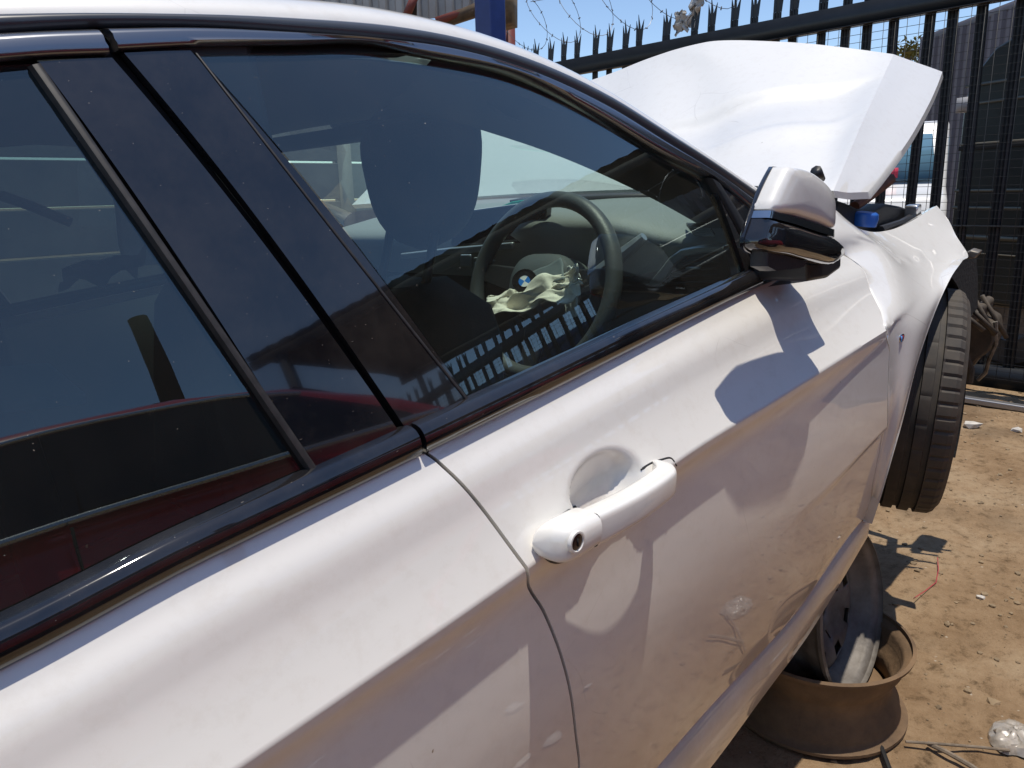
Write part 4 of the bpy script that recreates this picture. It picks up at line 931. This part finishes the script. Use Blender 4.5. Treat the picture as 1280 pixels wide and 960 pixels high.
p = GND(1268, 925); rows = [[(p[0] + .07 * math.cos(a) * r * (1 + .25 * nz(math.cos(a) * 2, math.sin(a) * 2, 9)) + .008 * nz(i, r * 9, 3), p[1] + .055 * math.sin(a) * r + .008 * nz(i, r * 9, 8), .03 * math.sqrt(max(1 - r * r, 0)) + .018 * nz(math.cos(a) * 3 * r, math.sin(a) * 3 * r, 5) * (1 - r * .8)) for i, a in enumerate(np.linspace(0, 2 * math.pi, 40, endpoint=False))] for r in (1, .93, .84, .74, .62, .5, .38, .25, .12, .02)]
tagd(MB().loft(rows, closeu=True).build('plastic_bag', M_clear), 'crumpled scuffed clear plastic bag lying on the dirt by the sticks', 'bag')
M_stick = mat('dry_stick', (0.24, 0.19, 0.14), rough=.9, var=.4, vscale=40)
def stick(name, pix, r, mt, label, cat, h=0.008):
    return tagd(MB().tube([GND(u, v, h + 0.004 * math.sin(k * 2.1)) for k, (u, v) in enumerate(pix)], r, 7).build(name, mt), label, cat)
stick('stick', [(1160, 929), (1185, 941), (1215, 958), (1235, 972)], .006, M_stick, 'thick dry stick slanting across the dirt', 'stick')
stick('stick', [(1132, 927), (1175, 930), (1225, 934), (1262, 938)], .0035, M_stick, 'thin straight dry stick beside the plastic bag', 'stick', .012)
stick('cable', [(1097, 922), (1103, 938), (1112, 962)], .006, M_rubber, 'short black cable coming out under the flat rim', 'cable')
stick('wire', [(1172, 697), (1173, 712), (1170, 728), (1156, 739), (1142, 748)], .0013, mat('red_wire', (0.45, 0.03, 0.06), rough=.5), 'thin red wire lying at the edge of the car shadow', 'wire')
# litter close to the sill, mirrored in the lower door
rl = random.Random(5)
for k in range(9):
    x = rl.uniform(-1.45, -0.75); y = rl.uniform(-1.75, -1.15); a = rl.uniform(0, 3); l = rl.uniform(.015, .04); w_ = l * rl.uniform(.4, .8)
    P = [(x + l * math.cos(a + t) * (1 if q % 2 else .7), y + w_ * math.sin(a + t), 0.003 + .006 * rl.random()) for q, t in enumerate(np.linspace(0, 2 * math.pi, 6, endpoint=False))]
    tagd(MB().prism(P, (0, 0, .004)).build('plaster_chip', M_pale), 'flat white chip of plaster on the dirt beside the sill', 'rubble', 'plaster chips beside the sill')

# ------------------------------------------------------------------ rims under the sill
M_rust = mat('rusty_rim', (0.21, 0.13, 0.068), rough=.85, metal=0, col2=(0.11, 0.07, 0.04), vscale=7, bump=.25, bscale=50)
M_grey = mat('grey_steel_rim', (0.22, 0.20, 0.18), rough=.6, metal=.2, col2=(0.10, 0.085, 0.07), vscale=9, bump=.15, bscale=60)
def rim(name, c, axis, ref, rad, wid, mt, label, disc_at, slots=8):
    o = empty(name, c); A = Vector(axis).normalized()
    s = rad / .22; h = wid
    pr = [(.218, 0), (.226, .004), (.226, .012), (.212, .018), (.207, .03), (.203, .055), (.186, .075), (.184, h * .5 + .01), (.19, h * .62), (.205, h * .74), (.207, h - .03), (.212, h - .018), (.227, h - .012), (.229, h - .003), (.220, h)]
    inn = [(r - .007, hh) for r, hh in reversed(pr[1:-1])]
    MB().lathe([(r * s, hh) for r, hh in pr + inn + [pr[0]]], 72, (0, 0, 0), A, ref).build('barrel', mt, o, ang=50)
    e1 = (Vector(ref) - A * Vector(ref).dot(A)).normalized(); e2 = A.cross(e1); n = 64
    prof = [(.19, disc_at), (.175, disc_at + .02), (.155, disc_at + .03), (.120, disc_at + .028), (.10, disc_at + .02), (.075, disc_at + .01), (.035, disc_at + .01)]
    rows = [[A * hh + (e1 * math.cos(2 * math.pi * k / n) + e2 * math.sin(2 * math.pi * k / n)) * r * s for k in range(n)] for r, hh in prof]
    V, F = grid(rows, closeu=True); per = n // slots
    F = [f for i, f in enumerate(F) if not (i // n == 2 and (i % n) % per in (1, 2, 3)) and not (i // n == 4 and (i % n) % (n // 4) == 1)]
    d = mk('disc', V, F, mt, o, True, 40); so = d.modifiers.new('solid', 'SOLIDIFY'); so.thickness = .004
    return tagd(o, label, 'wheel rim')
fc = W((-0.41, -0.735, -0.30)); fc[2] = 0
rim('steel_rim', tuple(fc), (0, 0, 1), (1, 0, 0), .222, .205, M_rust, 'rusty steel wheel rim lying flat on the dirt under the sill', .05)
uc = GND(1034, 760, .275); vd = wray(1034, 760); vd /= np.linalg.norm(vd); rd = np.array((vd[1], -vd[0], 0)); rd /= np.linalg.norm(rd)
axis = rd * .92 - vd * .36; axis /= np.linalg.norm(axis)
rim('steel_rim', tuple(uc - axis * .10), tuple(axis), (0, 0, 1), .200, .17, M_grey, 'grey slotted steel rim standing upright between the sill and the flat rusty rim', .075)

# ------------------------------------------------------------------ palisade fence
FP = np.array((3.43, -0.415, 0)); FD = np.array((math.sin(R(-5)), -math.cos(R(-5)), 0)); FNn = np.array((FD[1], -FD[0], 0))
def FN(u, v, off=0.0):
    d = wray(u, v); s = ((FP - CW) @ FNn + off) / (d @ FNn); return CW + s * d
M_black = mat('black_fence_paint', (0.012, 0.014, 0.017), rough=.42, var=.4, vscale=6)
fence = empty('palisade_fence', tuple(FP)); fence.rotation_euler = (0, 0, math.atan2(-FD[1], -FD[0]))   # local +x runs to the car's left
tagd(fence, 'tall black steel palisade fence with forked pale tops and welded mesh behind', 'fence')
# pale: shallow W section with a three-way forked tip
def pale_mesh():
    sec = [(-.033, .004), (-.022, -.008), (-.010, .0), (0, -.010), (.010, .0), (.022, -.008), (.033, .004)]
    b = MB(); rows = [[(x, y, z) for x, y in sec] for z in (.10, 1.2, 2.55)]
    V, F = grid(rows); k = len(V); V = V + [(x, y + .004, z) for x, y, z in V]; n = len(sec)
    F = F + [tuple(i + k for i in f[::-1]) for f in F] + [(i * n, (i + 1) * n, (i + 1) * n + k, i * n + k) for i in range(2)] + [(i * n + n - 1, (i + 1) * n + n - 1, (i + 1) * n + n - 1 + k, i * n + n - 1 + k) for i in range(2)]
    b.add(V, F)
    b.prism([(-.033, .002, 2.55), (-.008, -.002, 2.55), (-.012, -.002, 2.63), (-.040, -.012, 2.71)], (0, .005, 0)); b.prism([(.033, .002, 2.55), (.008, -.002, 2.55), (.012, -.002, 2.63), (.040, -.012, 2.71)], (0, .005, 0))
    b.prism([(-.012, -.004, 2.55), (.012, -.004, 2.55), (.010, -.002, 2.66), (0, .012, 2.75), (-.010, -.002, 2.66)], (0, .005, 0))
    return b
p0 = pale_mesh().build('pale', M_black, fence); PITCH = .178; rf = random.Random(3)
for k in range(-40, 34):
    o = p0 if k == -40 else p0.copy()
    if k != -40: SC.collection.objects.link(o); o.parent = fence
    o.location = (k * PITCH, 0, rf.uniform(-.012, .012)); o.rotation_euler = (0, R(rf.gauss(0, .6)), 0)
    if k == 16: o.rotation_euler = (0, R(-2.2), 0)
X0, X1 = -40 * PITCH, 33 * PITCH
b = MB(); b.box((X0, .006, 2.36), (X1, .012, 2.51)); b.box((X0, .012, 2.36), (X1, .07, 2.366)); b.build('rail', M_black, fence)
b = MB(); b.box((X0, -.03, .03), (X1, .03, .17)); b.build('rail', M_black, fence)
b = MB(); b.box((X0, .012, 1.05), (X1, .05, 1.056)); b.build('rail', M_black, fence)
b = MB(); rw = .0014
for k in range(46): z = .10 + k * .05; b.box((-7.0, .055, z - rw), (3.0, .055 + 2 * rw, z + rw))
for k in range(134): x = -7.0 + k * .075; b.box((x - rw, .060, .1), (x + rw, .060 + 2 * rw, 2.36))
o = b.build('wire_mesh', mat('galvanised_wire', (.05, .05, .05), rough=.5, metal=.5), fence, ang=80); o['kind'] = 'stuff'
# gate track in the ground
t0 = GND(1210, 503); t1 = GND(1280, 514); td = (t1 - t0) / np.linalg.norm(t1 - t0)
a = t0 - td * 4; c_ = t1 + td * 5; nrm2 = np.array((td[1], -td[0], 0))
tagd(MB().prism([a - nrm2 * .03, c_ - nrm2 * .03, c_ + nrm2 * .03, a + nrm2 * .03], (0, 0, .035)).build('gate_track', mat('worn_steel', (.35, .35, .36), rough=.4, metal=.8), bevel=.006), 'worn steel gate track strip on the ground in front of the fence', 'track')
# razor wire coil on top
wire = empty('razor_wire', tuple(FP + np.array((0, 0, 2.8)))); wire.rotation_euler = fence.rotation_euler
tagd(wire, 'loose coil of thin razor wire strung above the fence tips', 'razor wire')
M_wire = mat('razor_steel', (.16, .16, .17), rough=.4, metal=.8)
pts = []; bar = MB(); nl = 18
for k in range(nl * 22):
    a = 2 * math.pi * k / 22; x = -3 + k * .42 / 22 + .05 * nz(k * .05, 2); rr = .24 + .04 * nz(k * .03, 5)
    q = Vector((x + .14 * math.sin(a), -.02 + rr * math.cos(a) * .8, .10 + rr * math.sin(a))); pts.append(q)
    if k % 2: bar.box((-.014, -.001, -.005), (.014, .001, .005), Matrix.Rotation(a * 1.7, 3, 'Y'), q)
MB().tube(pts, .0026, 5).build('coil', M_wire, wire); o = bar.build('barbs', M_wire, wire); o['kind'] = 'stuff'
MB().tube([(x, .0 + .01 * nz(x, 3), .30 + .05 * math.sin(x * 1.4)) for x in np.arange(-3, 4.5, .15)], .003, 5).build('strand', M_wire, wire)
q0 = FN(848, 42, -.02); q1 = FN(858, 14, -.02); q2 = FN(880, -20, -.02); q3 = FN(868, 34, -.02)
bagm = mat('torn_bag', (.52, .50, .46), rough=.7, var=.3, vscale=10)
bg = empty('shredded_bag', tuple(q0)); tagd(bg, 'shredded whitish plastic bag snagged on the fence tips', 'bag')
def crump2(name, P, amp, sd, mt, par, nu=14, nv=18):
    P = [np.array(p) - np.array(par.location) for p in P]; rows = []
    for j in range(nv):
        v = j / (nv - 1); r = []
        for i in range(nu):
            u = i / (nu - 1); p = (P[0] * (1 - u) + P[1] * u) * (1 - v) + (P[2] * (1 - u) + P[3] * u) * v
            r.append(p + np.array((nz(u * 4, v * 5, sd), nz(u * 4, v * 5, sd + 3), nz(u * 4, v * 5, sd + 6))) * amp)
        rows.append(r)
    o = mk(name, *grid(rows), mt, par, True); s_ = o.modifiers.new('solid', 'SOLIDIFY'); s_.thickness = .002; return o
crump2('torn_film', (FN(845, 14), FN(856, 13), FN(843, 44), FN(862, 36)), .05, 2, bagm, bg)
crump2('torn_film', (FN(858, 30), FN(866, 36), FN(868, -18), FN(886, -20)), .05, 8, bagm, bg)

# ------------------------------------------------------------------ beyond the fence
M_warehouse = mat('grey_violet_cladding', (0.115, 0.105, 0.125), rough=.6, var=.25, vscale=.6)
def corrug(name, A, B, z0, z1, pitch, depth, mt, par, cap=True):
    A = np.array(A, float); B = np.array(B, float); L = np.linalg.norm(B - A); d = (B - A) / L; nn = np.array((d[1], -d[0], 0)); n = int(L / pitch); pts = []
    for k in range(n):
        for f, o in ((0, 0), (.35, 0), (.5, 1), (.85, 1)): pts.append(A + d * (k + f) * pitch + nn * o * depth)
    rows = [[(p[0], p[1], z) for p in pts] for z in (z0, z1)]
    return mk(name, *grid(rows), mt, par, False)
wh = empty('warehouse', tuple(GND(1160, 320))); wh.location = (0, 0, 0)
tagd(wh, 'grey-violet corrugated warehouse wall rising behind the fence beside a dark truck', 'building')
a1 = WD(1150, 54, 17); a2 = WD(1330, 22, 13.5); zt = max(a1[2], a2[2])
corrug('cladding', (a1[0], a1[1], 0), (a2[0] + (a2[0] - a1[0]) * 2, a2[1] + (a2[1] - a1[1]) * 2, 0), 0, zt, .22, .04, M_warehouse, wh)
e = (a2 - a1) / np.linalg.norm((a2 - a1)[:2]); nb = np.array((-e[1], e[0], 0)); nb = nb if nb @ (a1 - CW) > 0 else -nb
Q = [a1, a1 + e * 9, a1 + e * 9 + nb * 8, a1 + nb * 8]
MB().prism([(q[0], q[1], zt - .02) for q in Q], (0, 0, .12)).build('roof', M_warehouse, wh)
MB().prism([(q[0], q[1], 0) for q in (a1 + nb * .05, a1 + e * 9 + nb * .05, a1 + e * 9 + nb * 8, a1 + nb * 8)], (0, 0, zt - .03)).build('wall', M_warehouse, wh)
# dark truck body
M_truck = mat('dark_green_truck', (0.016, 0.022, 0.022), rough=.35, var=.4, vscale=3); M_seam = mat('faded_seam', (.22, .20, .15), rough=.6)
tr = empty('parked_truck'); tagd(tr, 'dark green box truck with rounded roof edge parked behind the fence', 'truck')
D_ = 6.9; la = WD(1186, 300, D_); ra_ = WD(1330, 300, D_ - .6); dv_ = (ra_ - la); dv_[2] = 0; dv_ /= np.linalg.norm(dv_); nb = np.array((-dv_[1], dv_[0], 0)); nb = nb if nb @ (la - CW) > 0 else -nb
tz = WD(1255, 40, D_ - .3)[2]; tl = WD(1186, 118, D_)[2]; la[2] = 0
prof = [(0, .45), (0, tl - .1), (.02, tl), (.10, tl + (tz - tl) * .45), (.22, tl + (tz - tl) * .8), (.42, tz), (4.2, tz), (4.2, .45)]
MB().prism([la + dv_ * a + np.array((0, 0, z)) for a, z in prof], tuple(nb * 2.2)).build('box_body', M_truck, tr, bevel=.02)
for py, mt, th in ((179, M_seam, .012), (186, M_dull, .03), (104, M_truck, .02), (128, M_truck, .02), (240, M_truck, .02), (262, M_truck, .02), (300, M_truck, .03), (318, M_seam, .008)):
    z = WD(1230, py, D_ - .25)[2]; MB().prism([la + dv_ * a - nb * .012 + np.array((0, 0, zz)) for a, zz in ((.01, z), (4.19, z), (4.19, z + th), (.01, z + th))], tuple(nb * .02)).build('body_rib', mt, tr)
s0 = WD(1211, 131, D_ - .3); MB().prism([(s0 - nb * .05) + dv_ * a + np.array((0, 0, z)) for a, z in ((-.06, -.05), (.05, -.05), (.05, .05), (-.06, .05))], tuple(nb * .05)).build('notice', mat('notice', (.4, .4, .42), rough=.6), tr)
for k in (0.55, 1.5, 3.4):
    w_ = empty('wheel', tuple(la + dv_ * k + nb * .15 + np.array((0, 0, .44))), 0, tr)
    MB().lathe([(.24, -.12), (.40, -.12), (.44, -.07), (.44, .07), (.40, .12), (.24, .12)], 32, (0, 0, 0), tuple(nb)).build('tyre', M_tyre, w_)
    MB().lathe([(.24, -.1), (.2, -.06), (.02, -.08)], 24, (0, 0, 0), tuple(nb)).build('rim', M_grey, w_)
MB().prism([la + dv_ * a + nb * .1 + np.array((0, 0, z)) for a, z in ((.1, .32), (4.1, .32), (4.1, .5), (.1, .5))], tuple(nb * 2)).build('chassis', M_dull, tr)
# white van, nose towards the fence
M_van = mat('van_white', (.78, .78, .77), rough=.3, coat=.8); M_vg = mat('van_glass', (.13, .26, .36), rough=.12, coat=.6)
va = empty('parked_van'); tagd(va, 'white van with blue-tinted windscreen parked nose-on beyond the fence', 'van')
DV = 9.2; vr = WD(1182, 240, DV); vr[2] = 0; fw = wray(1130, 240); fw[2] = 0; fw /= np.linalg.norm(fw); rt = np.array((fw[1], -fw[0], 0))
zr = WD(1150, 152, DV + .7)[2]; zg = WD(1150, 166, DV + .55)[2]; zk = WD(1150, 229, DV)[2]
side = [(-.75, .35), (-.78, .75), (-.70, zk - .32), (-.55, zk - .12), (0, zk), (.52, zg), (.65, zr), (4.2, zr + .03), (4.3, .4)]
VW = 1.75
def vp(f, s, z): return vr + fw * f - rt * s + np.array((0, 0, z))
MB().prism([vp(f, 0, z) for f, z in side], tuple(-rt * VW)).build('body', M_van, va, bevel=.05)
MB().prism([vp(-.015, .10, zk + .03), vp(.475, .16, zg - .03), vp(.475, VW - .16, zg - .03), vp(-.015, VW - .10, zk + .03)], tuple(-fw * .02 + np.array((0, 0, .012)))).build('windscreen', M_vg, va)
MB().prism([vp(.20, .45, zk + .06), vp(.20, .60, zk + .06), vp(.22, .60, zk + .16), vp(.22, .45, zk + .16)], tuple(-fw * .24)).build('dash_ornament', mat('orn', (.6, .05, .1), rough=.5), va)
MB().prism([vp(.0, .64, zk + .06), vp(.0, .74, zk + .06), vp(.03, .72, zk + .24), vp(.03, .62, zk + .24)], tuple(-fw * .06)).build('dash_ornament', M_pale, va)
MB().prism([vp(.35, -.012, zk + .05), vp(.75, -.012, zg - .04), vp(1.4, -.012, zg - .04), vp(1.4, -.012, zk + .05)], tuple(-rt * .02)).build('side_window', M_vg, va)
for s in (.12, VW - .42): MB().prism([vp(-.775, s, .78), vp(-.775, s + .3, .78), vp(-.74, s + .3, .98), vp(-.74, s, .98)], tuple(-fw * .02)).build('headlight', M_chrome, va, bevel=.01)
MB().prism([vp(-.79, .45, .72), vp(-.79, VW - .45, .72), vp(-.76, VW - .45, .9), vp(-.76, .45, .9)], tuple(-fw * .02)).build('grille', M_dark, va)
for f in (-.05, 3.2):
    for s in (.12, VW - .12):
        w_ = empty('wheel', tuple(vp(f, s, .33)), 0, va); MB().lathe([(.2, -.11), (.3, -.11), (.33, -.06), (.33, .06), (.3, .11), (.2, .11)], 28, (0, 0, 0), tuple(rt)).build('tyre', M_tyre, w_); MB().lathe([(.2, -.09), (.02, -.07)], 20, (0, 0, 0), tuple(rt)).build('rim', M_alloy, w_)
# small tree top above the van
rt_ = random.Random(9); tc0 = WD(1139, 66, 24); tre = empty('tree', (tc0[0], tc0[1], 0)); tagd(tre, 'small yellow-green tree top showing above the far yard between pales', 'tree')
MB().tube([(0, 0, 0), (.1, 0, tc0[2] * .5), (0, .05, tc0[2] - .1)], [.14, .1, .06]).build('trunk', M_stick, tre)
b = MB()
for k in range(520):
    d = Vector((rt_.gauss(0, 1), rt_.gauss(0, 1), rt_.gauss(0, .6))); d = d.normalized() * rt_.random() ** .5; p = Vector((d.x * .55, d.y * .55, tc0[2] + d.z * .42))
    a = Vector((rt_.uniform(-1, 1), rt_.uniform(-1, 1), rt_.uniform(-1, 1))).normalized(); c2 = a.cross(Vector((.3, .5, .8))).normalized(); s = rt_.uniform(.05, .11)
    k0 = len(b.V); b.add([p + a * s, p + c2 * s * .35, p - a * s, p - c2 * s * .35], [(0, 1, 2, 3)])
b.build('crown', mat('leaf', (.16, .15, .03), rough=.7, var=.4, vscale=5), tre, ang=10)

# corrugated shed and blue post behind the car's roof
M_zinc = mat('pale_zinc_sheet', (.40, .395, .38), rough=.5, metal=.25, var=.2, vscale=1.2, col2=(.28, .26, .24)); M_redox = mat('red_oxide', (.16, .035, .025), rough=.6); M_bluep = mat('blue_post_paint', (.012, .03, .16), rough=.4, var=.2)
sh = empty('corrugated_shed'); tagd(sh, 'pale corrugated zinc shed with red oxide braces above the car roof', 'building')
s1 = WD(250, 60, 11); s2 = WD(634, 14, 9.5); zs = WD(560, 26, 9.8)[2]
corrug('cladding', (s1[0] + (s1[0] - s2[0]), s1[1] + (s1[1] - s2[1]), 0), (s2[0], s2[1], 0), zs, zs + 3.2, .20, .05, M_zinc, sh)
d_ = (s2 - s1); d_[2] = 0; d_ /= np.linalg.norm(d_); nq = np.array((d_[1], -d_[0], 0)); nq = nq if nq @ (CW - s2) > 0 else -nq
for k, (u0, v0, u1, v1) in enumerate(((545, 27, 640, -4), (508, 20, 520, -8))):
    A_ = WD(u0, v0, 9.3); B_ = WD(u1, v1, 9.3); MB().tube([A_, B_], .045, 6).build('brace', M_redox, sh)
MB().tube([WD(517, 30, 9.4), WD(517, -40, 9.4)], .04, 6).build('strut', M_black, sh)
A_ = WD(560, 34, 9.4); B_ = WD(634, 10, 9.2)
MB().prism([A_, B_, B_ + np.array((0, 0, .16)), A_ + np.array((0, 0, .10))], tuple(nq * .1)).build('eave_board', mat('old_timber', (.11, .075, .045), rough=.8, var=.5, vscale=10), sh)
ab = WD(637, 10, 8.9); MB().prism([ab + d_ * x + np.array((0, 0, z)) for x, z in ((-.10, -.16), (.02, -.14), (.03, .3), (-.10, .3))], tuple(-nq * .3)).build('beam_end', mat('old_timber_end', (.22, .15, .08), rough=.8, var=.5, vscale=10), sh)
for x_, y_ in ((s1[0], s1[1]), (s2[0], s2[1])): MB().box((x_ - .06, y_ - .06, 0), (x_ + .06, y_ + .06, zs + .3)).build('post', M_redox, sh)
pb = WD(613, 30, 8.4); po = tagd(MB().box((-.11, -.11, 0), (.11, .11, pb[2] + 2.2)).build('blue_post', M_bluep, bevel=.01), 'dark blue square steel post in front of the corrugated shed', 'post'); po.location = (pb[0], pb[1], 0)

# ------------------------------------------------------------------ the yard behind the photographer, mirrored in glass and paint
M_maroon = mat('maroon_paint', (0.58, 0.028, 0.036), rough=.3, coat=1.0); M_cg = mat('dark_car_glass', (.004, .005, .006), rough=.03, coat=.4)
MVY = -3.28; M_strip = mat('bright_strip', (.75, .76, .78), rough=.25, metal=.8); mv = empty('maroon_car', (-1.45, MVY, 0.22)); mv.scale = (1, 1, 1.04); tagd(mv, 'maroon estate car with chrome window strips parked beside the wreck, mirrored in its windows', 'car')
def yl(x): return .90 - .10 * (abs(x) / 2.3) ** 4
st = [(-2.30, .45, 1.02), (-2.22, .32, 1.10), (-1.6, .28, 1.14), (-.6, .27, 1.14), (.4, .27, 1.13), (1.0, .27, 1.10), (1.25, .27, 1.06), (1.9, .29, .98), (2.2, .34, .90), (2.32, .5, .78)]
rows = []
for x, z0, z1 in st:
    y = yl(x); r = [(x, s_ * y * a, z0 + (z1 - z0) * t) for s_, seq in ((1, [(.0, 0), (.92, 0), (.98, .1), (1, .45), (1, .60), (.965, .78), (.925, .92), (.895, 1.0), (.0, 1.035)]),) for a, t in seq]
    r += [(p[0], -p[1], p[2]) for p in reversed(r[1:-1])]; rows.append(r)
MB().loft(rows, closeu=True, cap=True).build('body', M_maroon, mv, ang=50)
gh = [(-2.12, 1.10, 1.12), (-1.95, 1.12, 1.50), (-1.5, 1.13, 1.60), (-.5, 1.13, 1.635), (.1, 1.12, 1.60), (.45, 1.11, 1.50), (1.22, 1.06, 1.075)]
def ghy(x, z, zt_): return (yl(x) - .055) - .20 * (z - 1.1) - .12 * max(z - 1.35, 0)
rows = []
for x, z0, z1 in gh:
    seq = [(ghy(x, z0, z1) - .03, z0)] + [(ghy(x, z0 + (z1 - z0) * t, z1) - .03, z0 + (z1 - z0) * t) for t in (.3, .6, .82)] + [(ghy(x, z0 + (z1 - z0) * .92, z1) - .055, z0 + (z1 - z0) * .92), (ghy(x, z1, z1) - .13, z1), (.3, z1 + .03), (0, z1 + .035)]
    r = [(x, y, z) for y, z in seq]; r += [(p[0], -p[1], p[2]) for p in reversed(r[:-1])]; rows.append(r)
MB().loft(rows, closeu=False).build('roof', M_maroon, mv, ang=50)
topz = tab([g_[0] for g_ in gh], [g_[2] for g_ in gh])
def side_poly(name, poly, mt, off=.012, sgn=1):
    P = [(x, sgn * (ghy(x, z, 0) + off), z) for x, z in poly]; MB().prism(P, (0, -sgn * .02, 0)).build(name, mt, mv)
for sg in (1, -1):
    for xa, xb_ in ((-1.92, -1.30), (-1.22, -.42), (-.34, .40)):
        side_poly('side_window', [(xa, 1.17), (xb_ + (.42 if xb_ > .3 else 0), 1.155), (xb_, topz(xb_) - .13), ((xa + xb_) / 2, topz((xa + xb_) / 2) - .125), (xa + (.05 if xa < -1.5 else 0), topz(xa) - .15)], M_cg, .028, sg)
    MB().tube([(x, sg * (ghy(x, 1.14, 0) + .034), 1.148 - .012 * sst(-.4, 1, x)) for x in np.linspace(-1.98, .95, 24)], .013, 8).build('chrome_strip', M_strip, mv)
    xs_ = np.linspace(-1.92, .44, 20); MB().tube([(x, sg * (ghy(x, topz(x) - .11, 0) + .026), topz(x) - .105) for x in xs_], .010, 8).build('chrome_strip', M_strip, mv)
    side_poly('window_band', [(-1.95, 1.15), (.85, 1.14)] + [(x, topz(x) - .115) for x in xs_[::-1]], M_cg, .022, sg)
    for x_ in (-.38, -1.26): MB().box((x_ - .004, sg * (yl(x_) + .001) - .004, .4), (x_ + .004, sg * (yl(x_) + .001) + .002, 1.12)).build('door_gap', M_dull, mv)
    for x_ in (-.62, -1.5): MB().box((x_ - .1, sg * yl(x_) - .01, .90), (x_ + .1, sg * yl(x_) + .025, .93)).build('door_handle', M_maroon, mv, bevel=.008)
    for x_ in (-1.45, 1.42):
        w_ = empty('wheel', (x_, sg * .80, .30), 0, mv)
        MB().lathe([(.2, -.1), (.29, -.1), (.32, -.06), (.32, .06), (.29, .1), (.2, .1)], 32, (0, 0, 0), (0, 1, 0)).build('tyre', M_tyre, w_); MB().lathe([(.2, sg * .08), (.14, sg * .05), (.03, sg * .09), (.001, sg * .09)], 24, (0, 0, 0), (0, 1, 0)).build('rim', M_alloy, w_)
        MB().lathe([(.37, sg * .105), (.37, sg * .02), (.2, sg * .02)], 32, (x_, sg * .80, .32), (0, 1, 0)).build('wheel_arch', M_dull, mv)
rows = [[(x, y, z) for y in np.linspace(-.62, .62, 9)] for x, z in ((.52, 1.50), (.85, 1.31), (1.20, 1.10))]
mk('windscreen', *grid(rows), M_cg, mv)
for sg in (1, -1): MB().box((2.20, sg * .62 - .16, .66), (2.30, sg * .62 + .16, .80)).build('headlight', M_chrome, mv, bevel=.02)
for sg, sn in ((1, 'near'), (-1, 'far')):
    for x_, xn in ((-1.45, 'rear'), (1.42, 'front')): tagd(MB().box((-1.45 + x_ - .2, MVY + sg * .80 - .1, -.02), (-1.45 + x_ + .2, MVY + sg * .80 + .1, .205)).build('timber_block', M_stick, bevel=.01), 'timber block under the %s tyre on the %s side of the maroon car' % (xn, 'wreck' if sn == 'near' else 'open'), 'block')
# wall added on the wreck's far side to darken the view through the cabin
bw = empty('added_wall', (-7, 4.6, 0)); tagd(bw, 'grey precast concrete wall added beyond the wreck to darken the view through its cabin', 'wall')
M_conc = mat('precast_concrete', (.20, .185, .165), rough=.9, var=.35, vscale=2.5, bump=.2, bscale=30)
wp_ = None
for k in range(8):
    MB().box((k * 1.5 - .06, -.06, 0), (k * 1.5 + .06, .06, 2.0)).build('post', M_conc, bw)
    if k < 7:
        for j in range(6):
            if wp_ is None: wp_ = MB().box((.062, -.025, .012), (1.438, .025, .32)).build('panel', M_conc, bw, bevel=.006); continue
            c0 = wp_.copy(); SC.collection.objects.link(c0); c0.parent = bw; c0.location = (k * 1.5, 0, j * .325)
ct = empty('added_container', (6.2, -6.6, 0), R(80)); tagd(ct, 'made-up blue container behind the fence, added to darken the gaps mirrored low in the front window', 'container')  # unseen container, added so the fence gaps mirror dark blue
M_cont = mat('container_blue', (.035, .085, .19), rough=.6, var=.3, vscale=1.5)
corrug('side_sheet', (-3.0, 1.2, 0), (3.0, 1.2, 0), .15, 2.5, .28, .04, M_cont, ct); corrug('side_sheet', (-3.0, -1.2, 0), (3.0, -1.2, 0), .15, 2.5, .28, .04, M_cont, ct)
MB().box((-3.03, -1.22, .02), (3.03, 1.22, .16)).build('base_frame', M_cont, ct); MB().box((-3.03, -1.22, 2.48), (3.03, 1.22, 2.59)).build('roof', M_cont, ct)
for x_ in (-3.0, 3.0): MB().box((x_ - .03, -1.2, .16), (x_ + .03, 1.2, 2.48)).build('end_wall', M_cont, ct)
# open-sided canopy to the front right, seen only in the window glass
cn = empty('canopy_roof', (7.2, -5.6, 0), R(-32)); tagd(cn, 'dark open-sided corrugated canopy on posts mirrored in the front window', 'canopy')
M_can = mat('canopy_sheet', (.05, .048, .046), rough=.8, var=.3, vscale=1)
rows = [[(x, y, z + .03 * (k % 2)) for k, y in enumerate(np.arange(-6, 6, .14))] for x, z in ((-2.4, 4.9), (2.4, 4.3))]
mk('roof_sheet', *grid(rows), M_can, cn, False)
rows = [[(x, y, z - .05) for y in (-6, 6)] for x, z in ((-2.4, 4.9), (2.4, 4.3))]; mk('ceiling_lining', *grid(rows), M_can, cn, False)
for x, z in ((-2.3, 4.85), (2.3, 4.3)):
    MB().box((x - .05, -6, z - .25), (x + .05, 6, z - .05)).build('beam', M_can, cn)
    for y in (-5.5, 0, 5.5): MB().box((x - .06, y - .06, 0), (x + .06, y + .06, z - .2)).build('post', M_can, cn)
pm = tagd(MB().tube([(0.2, -7.4, 0), (0.22, -7.4, 3), (0.2, -7.42, 5.3)], [.14, .125, .115], 12).build('timber_pole', mat('creosote', (.03, .022, .018), rough=.85)), 'short dark creosoted timber pole beyond the maroon car', 'pole')
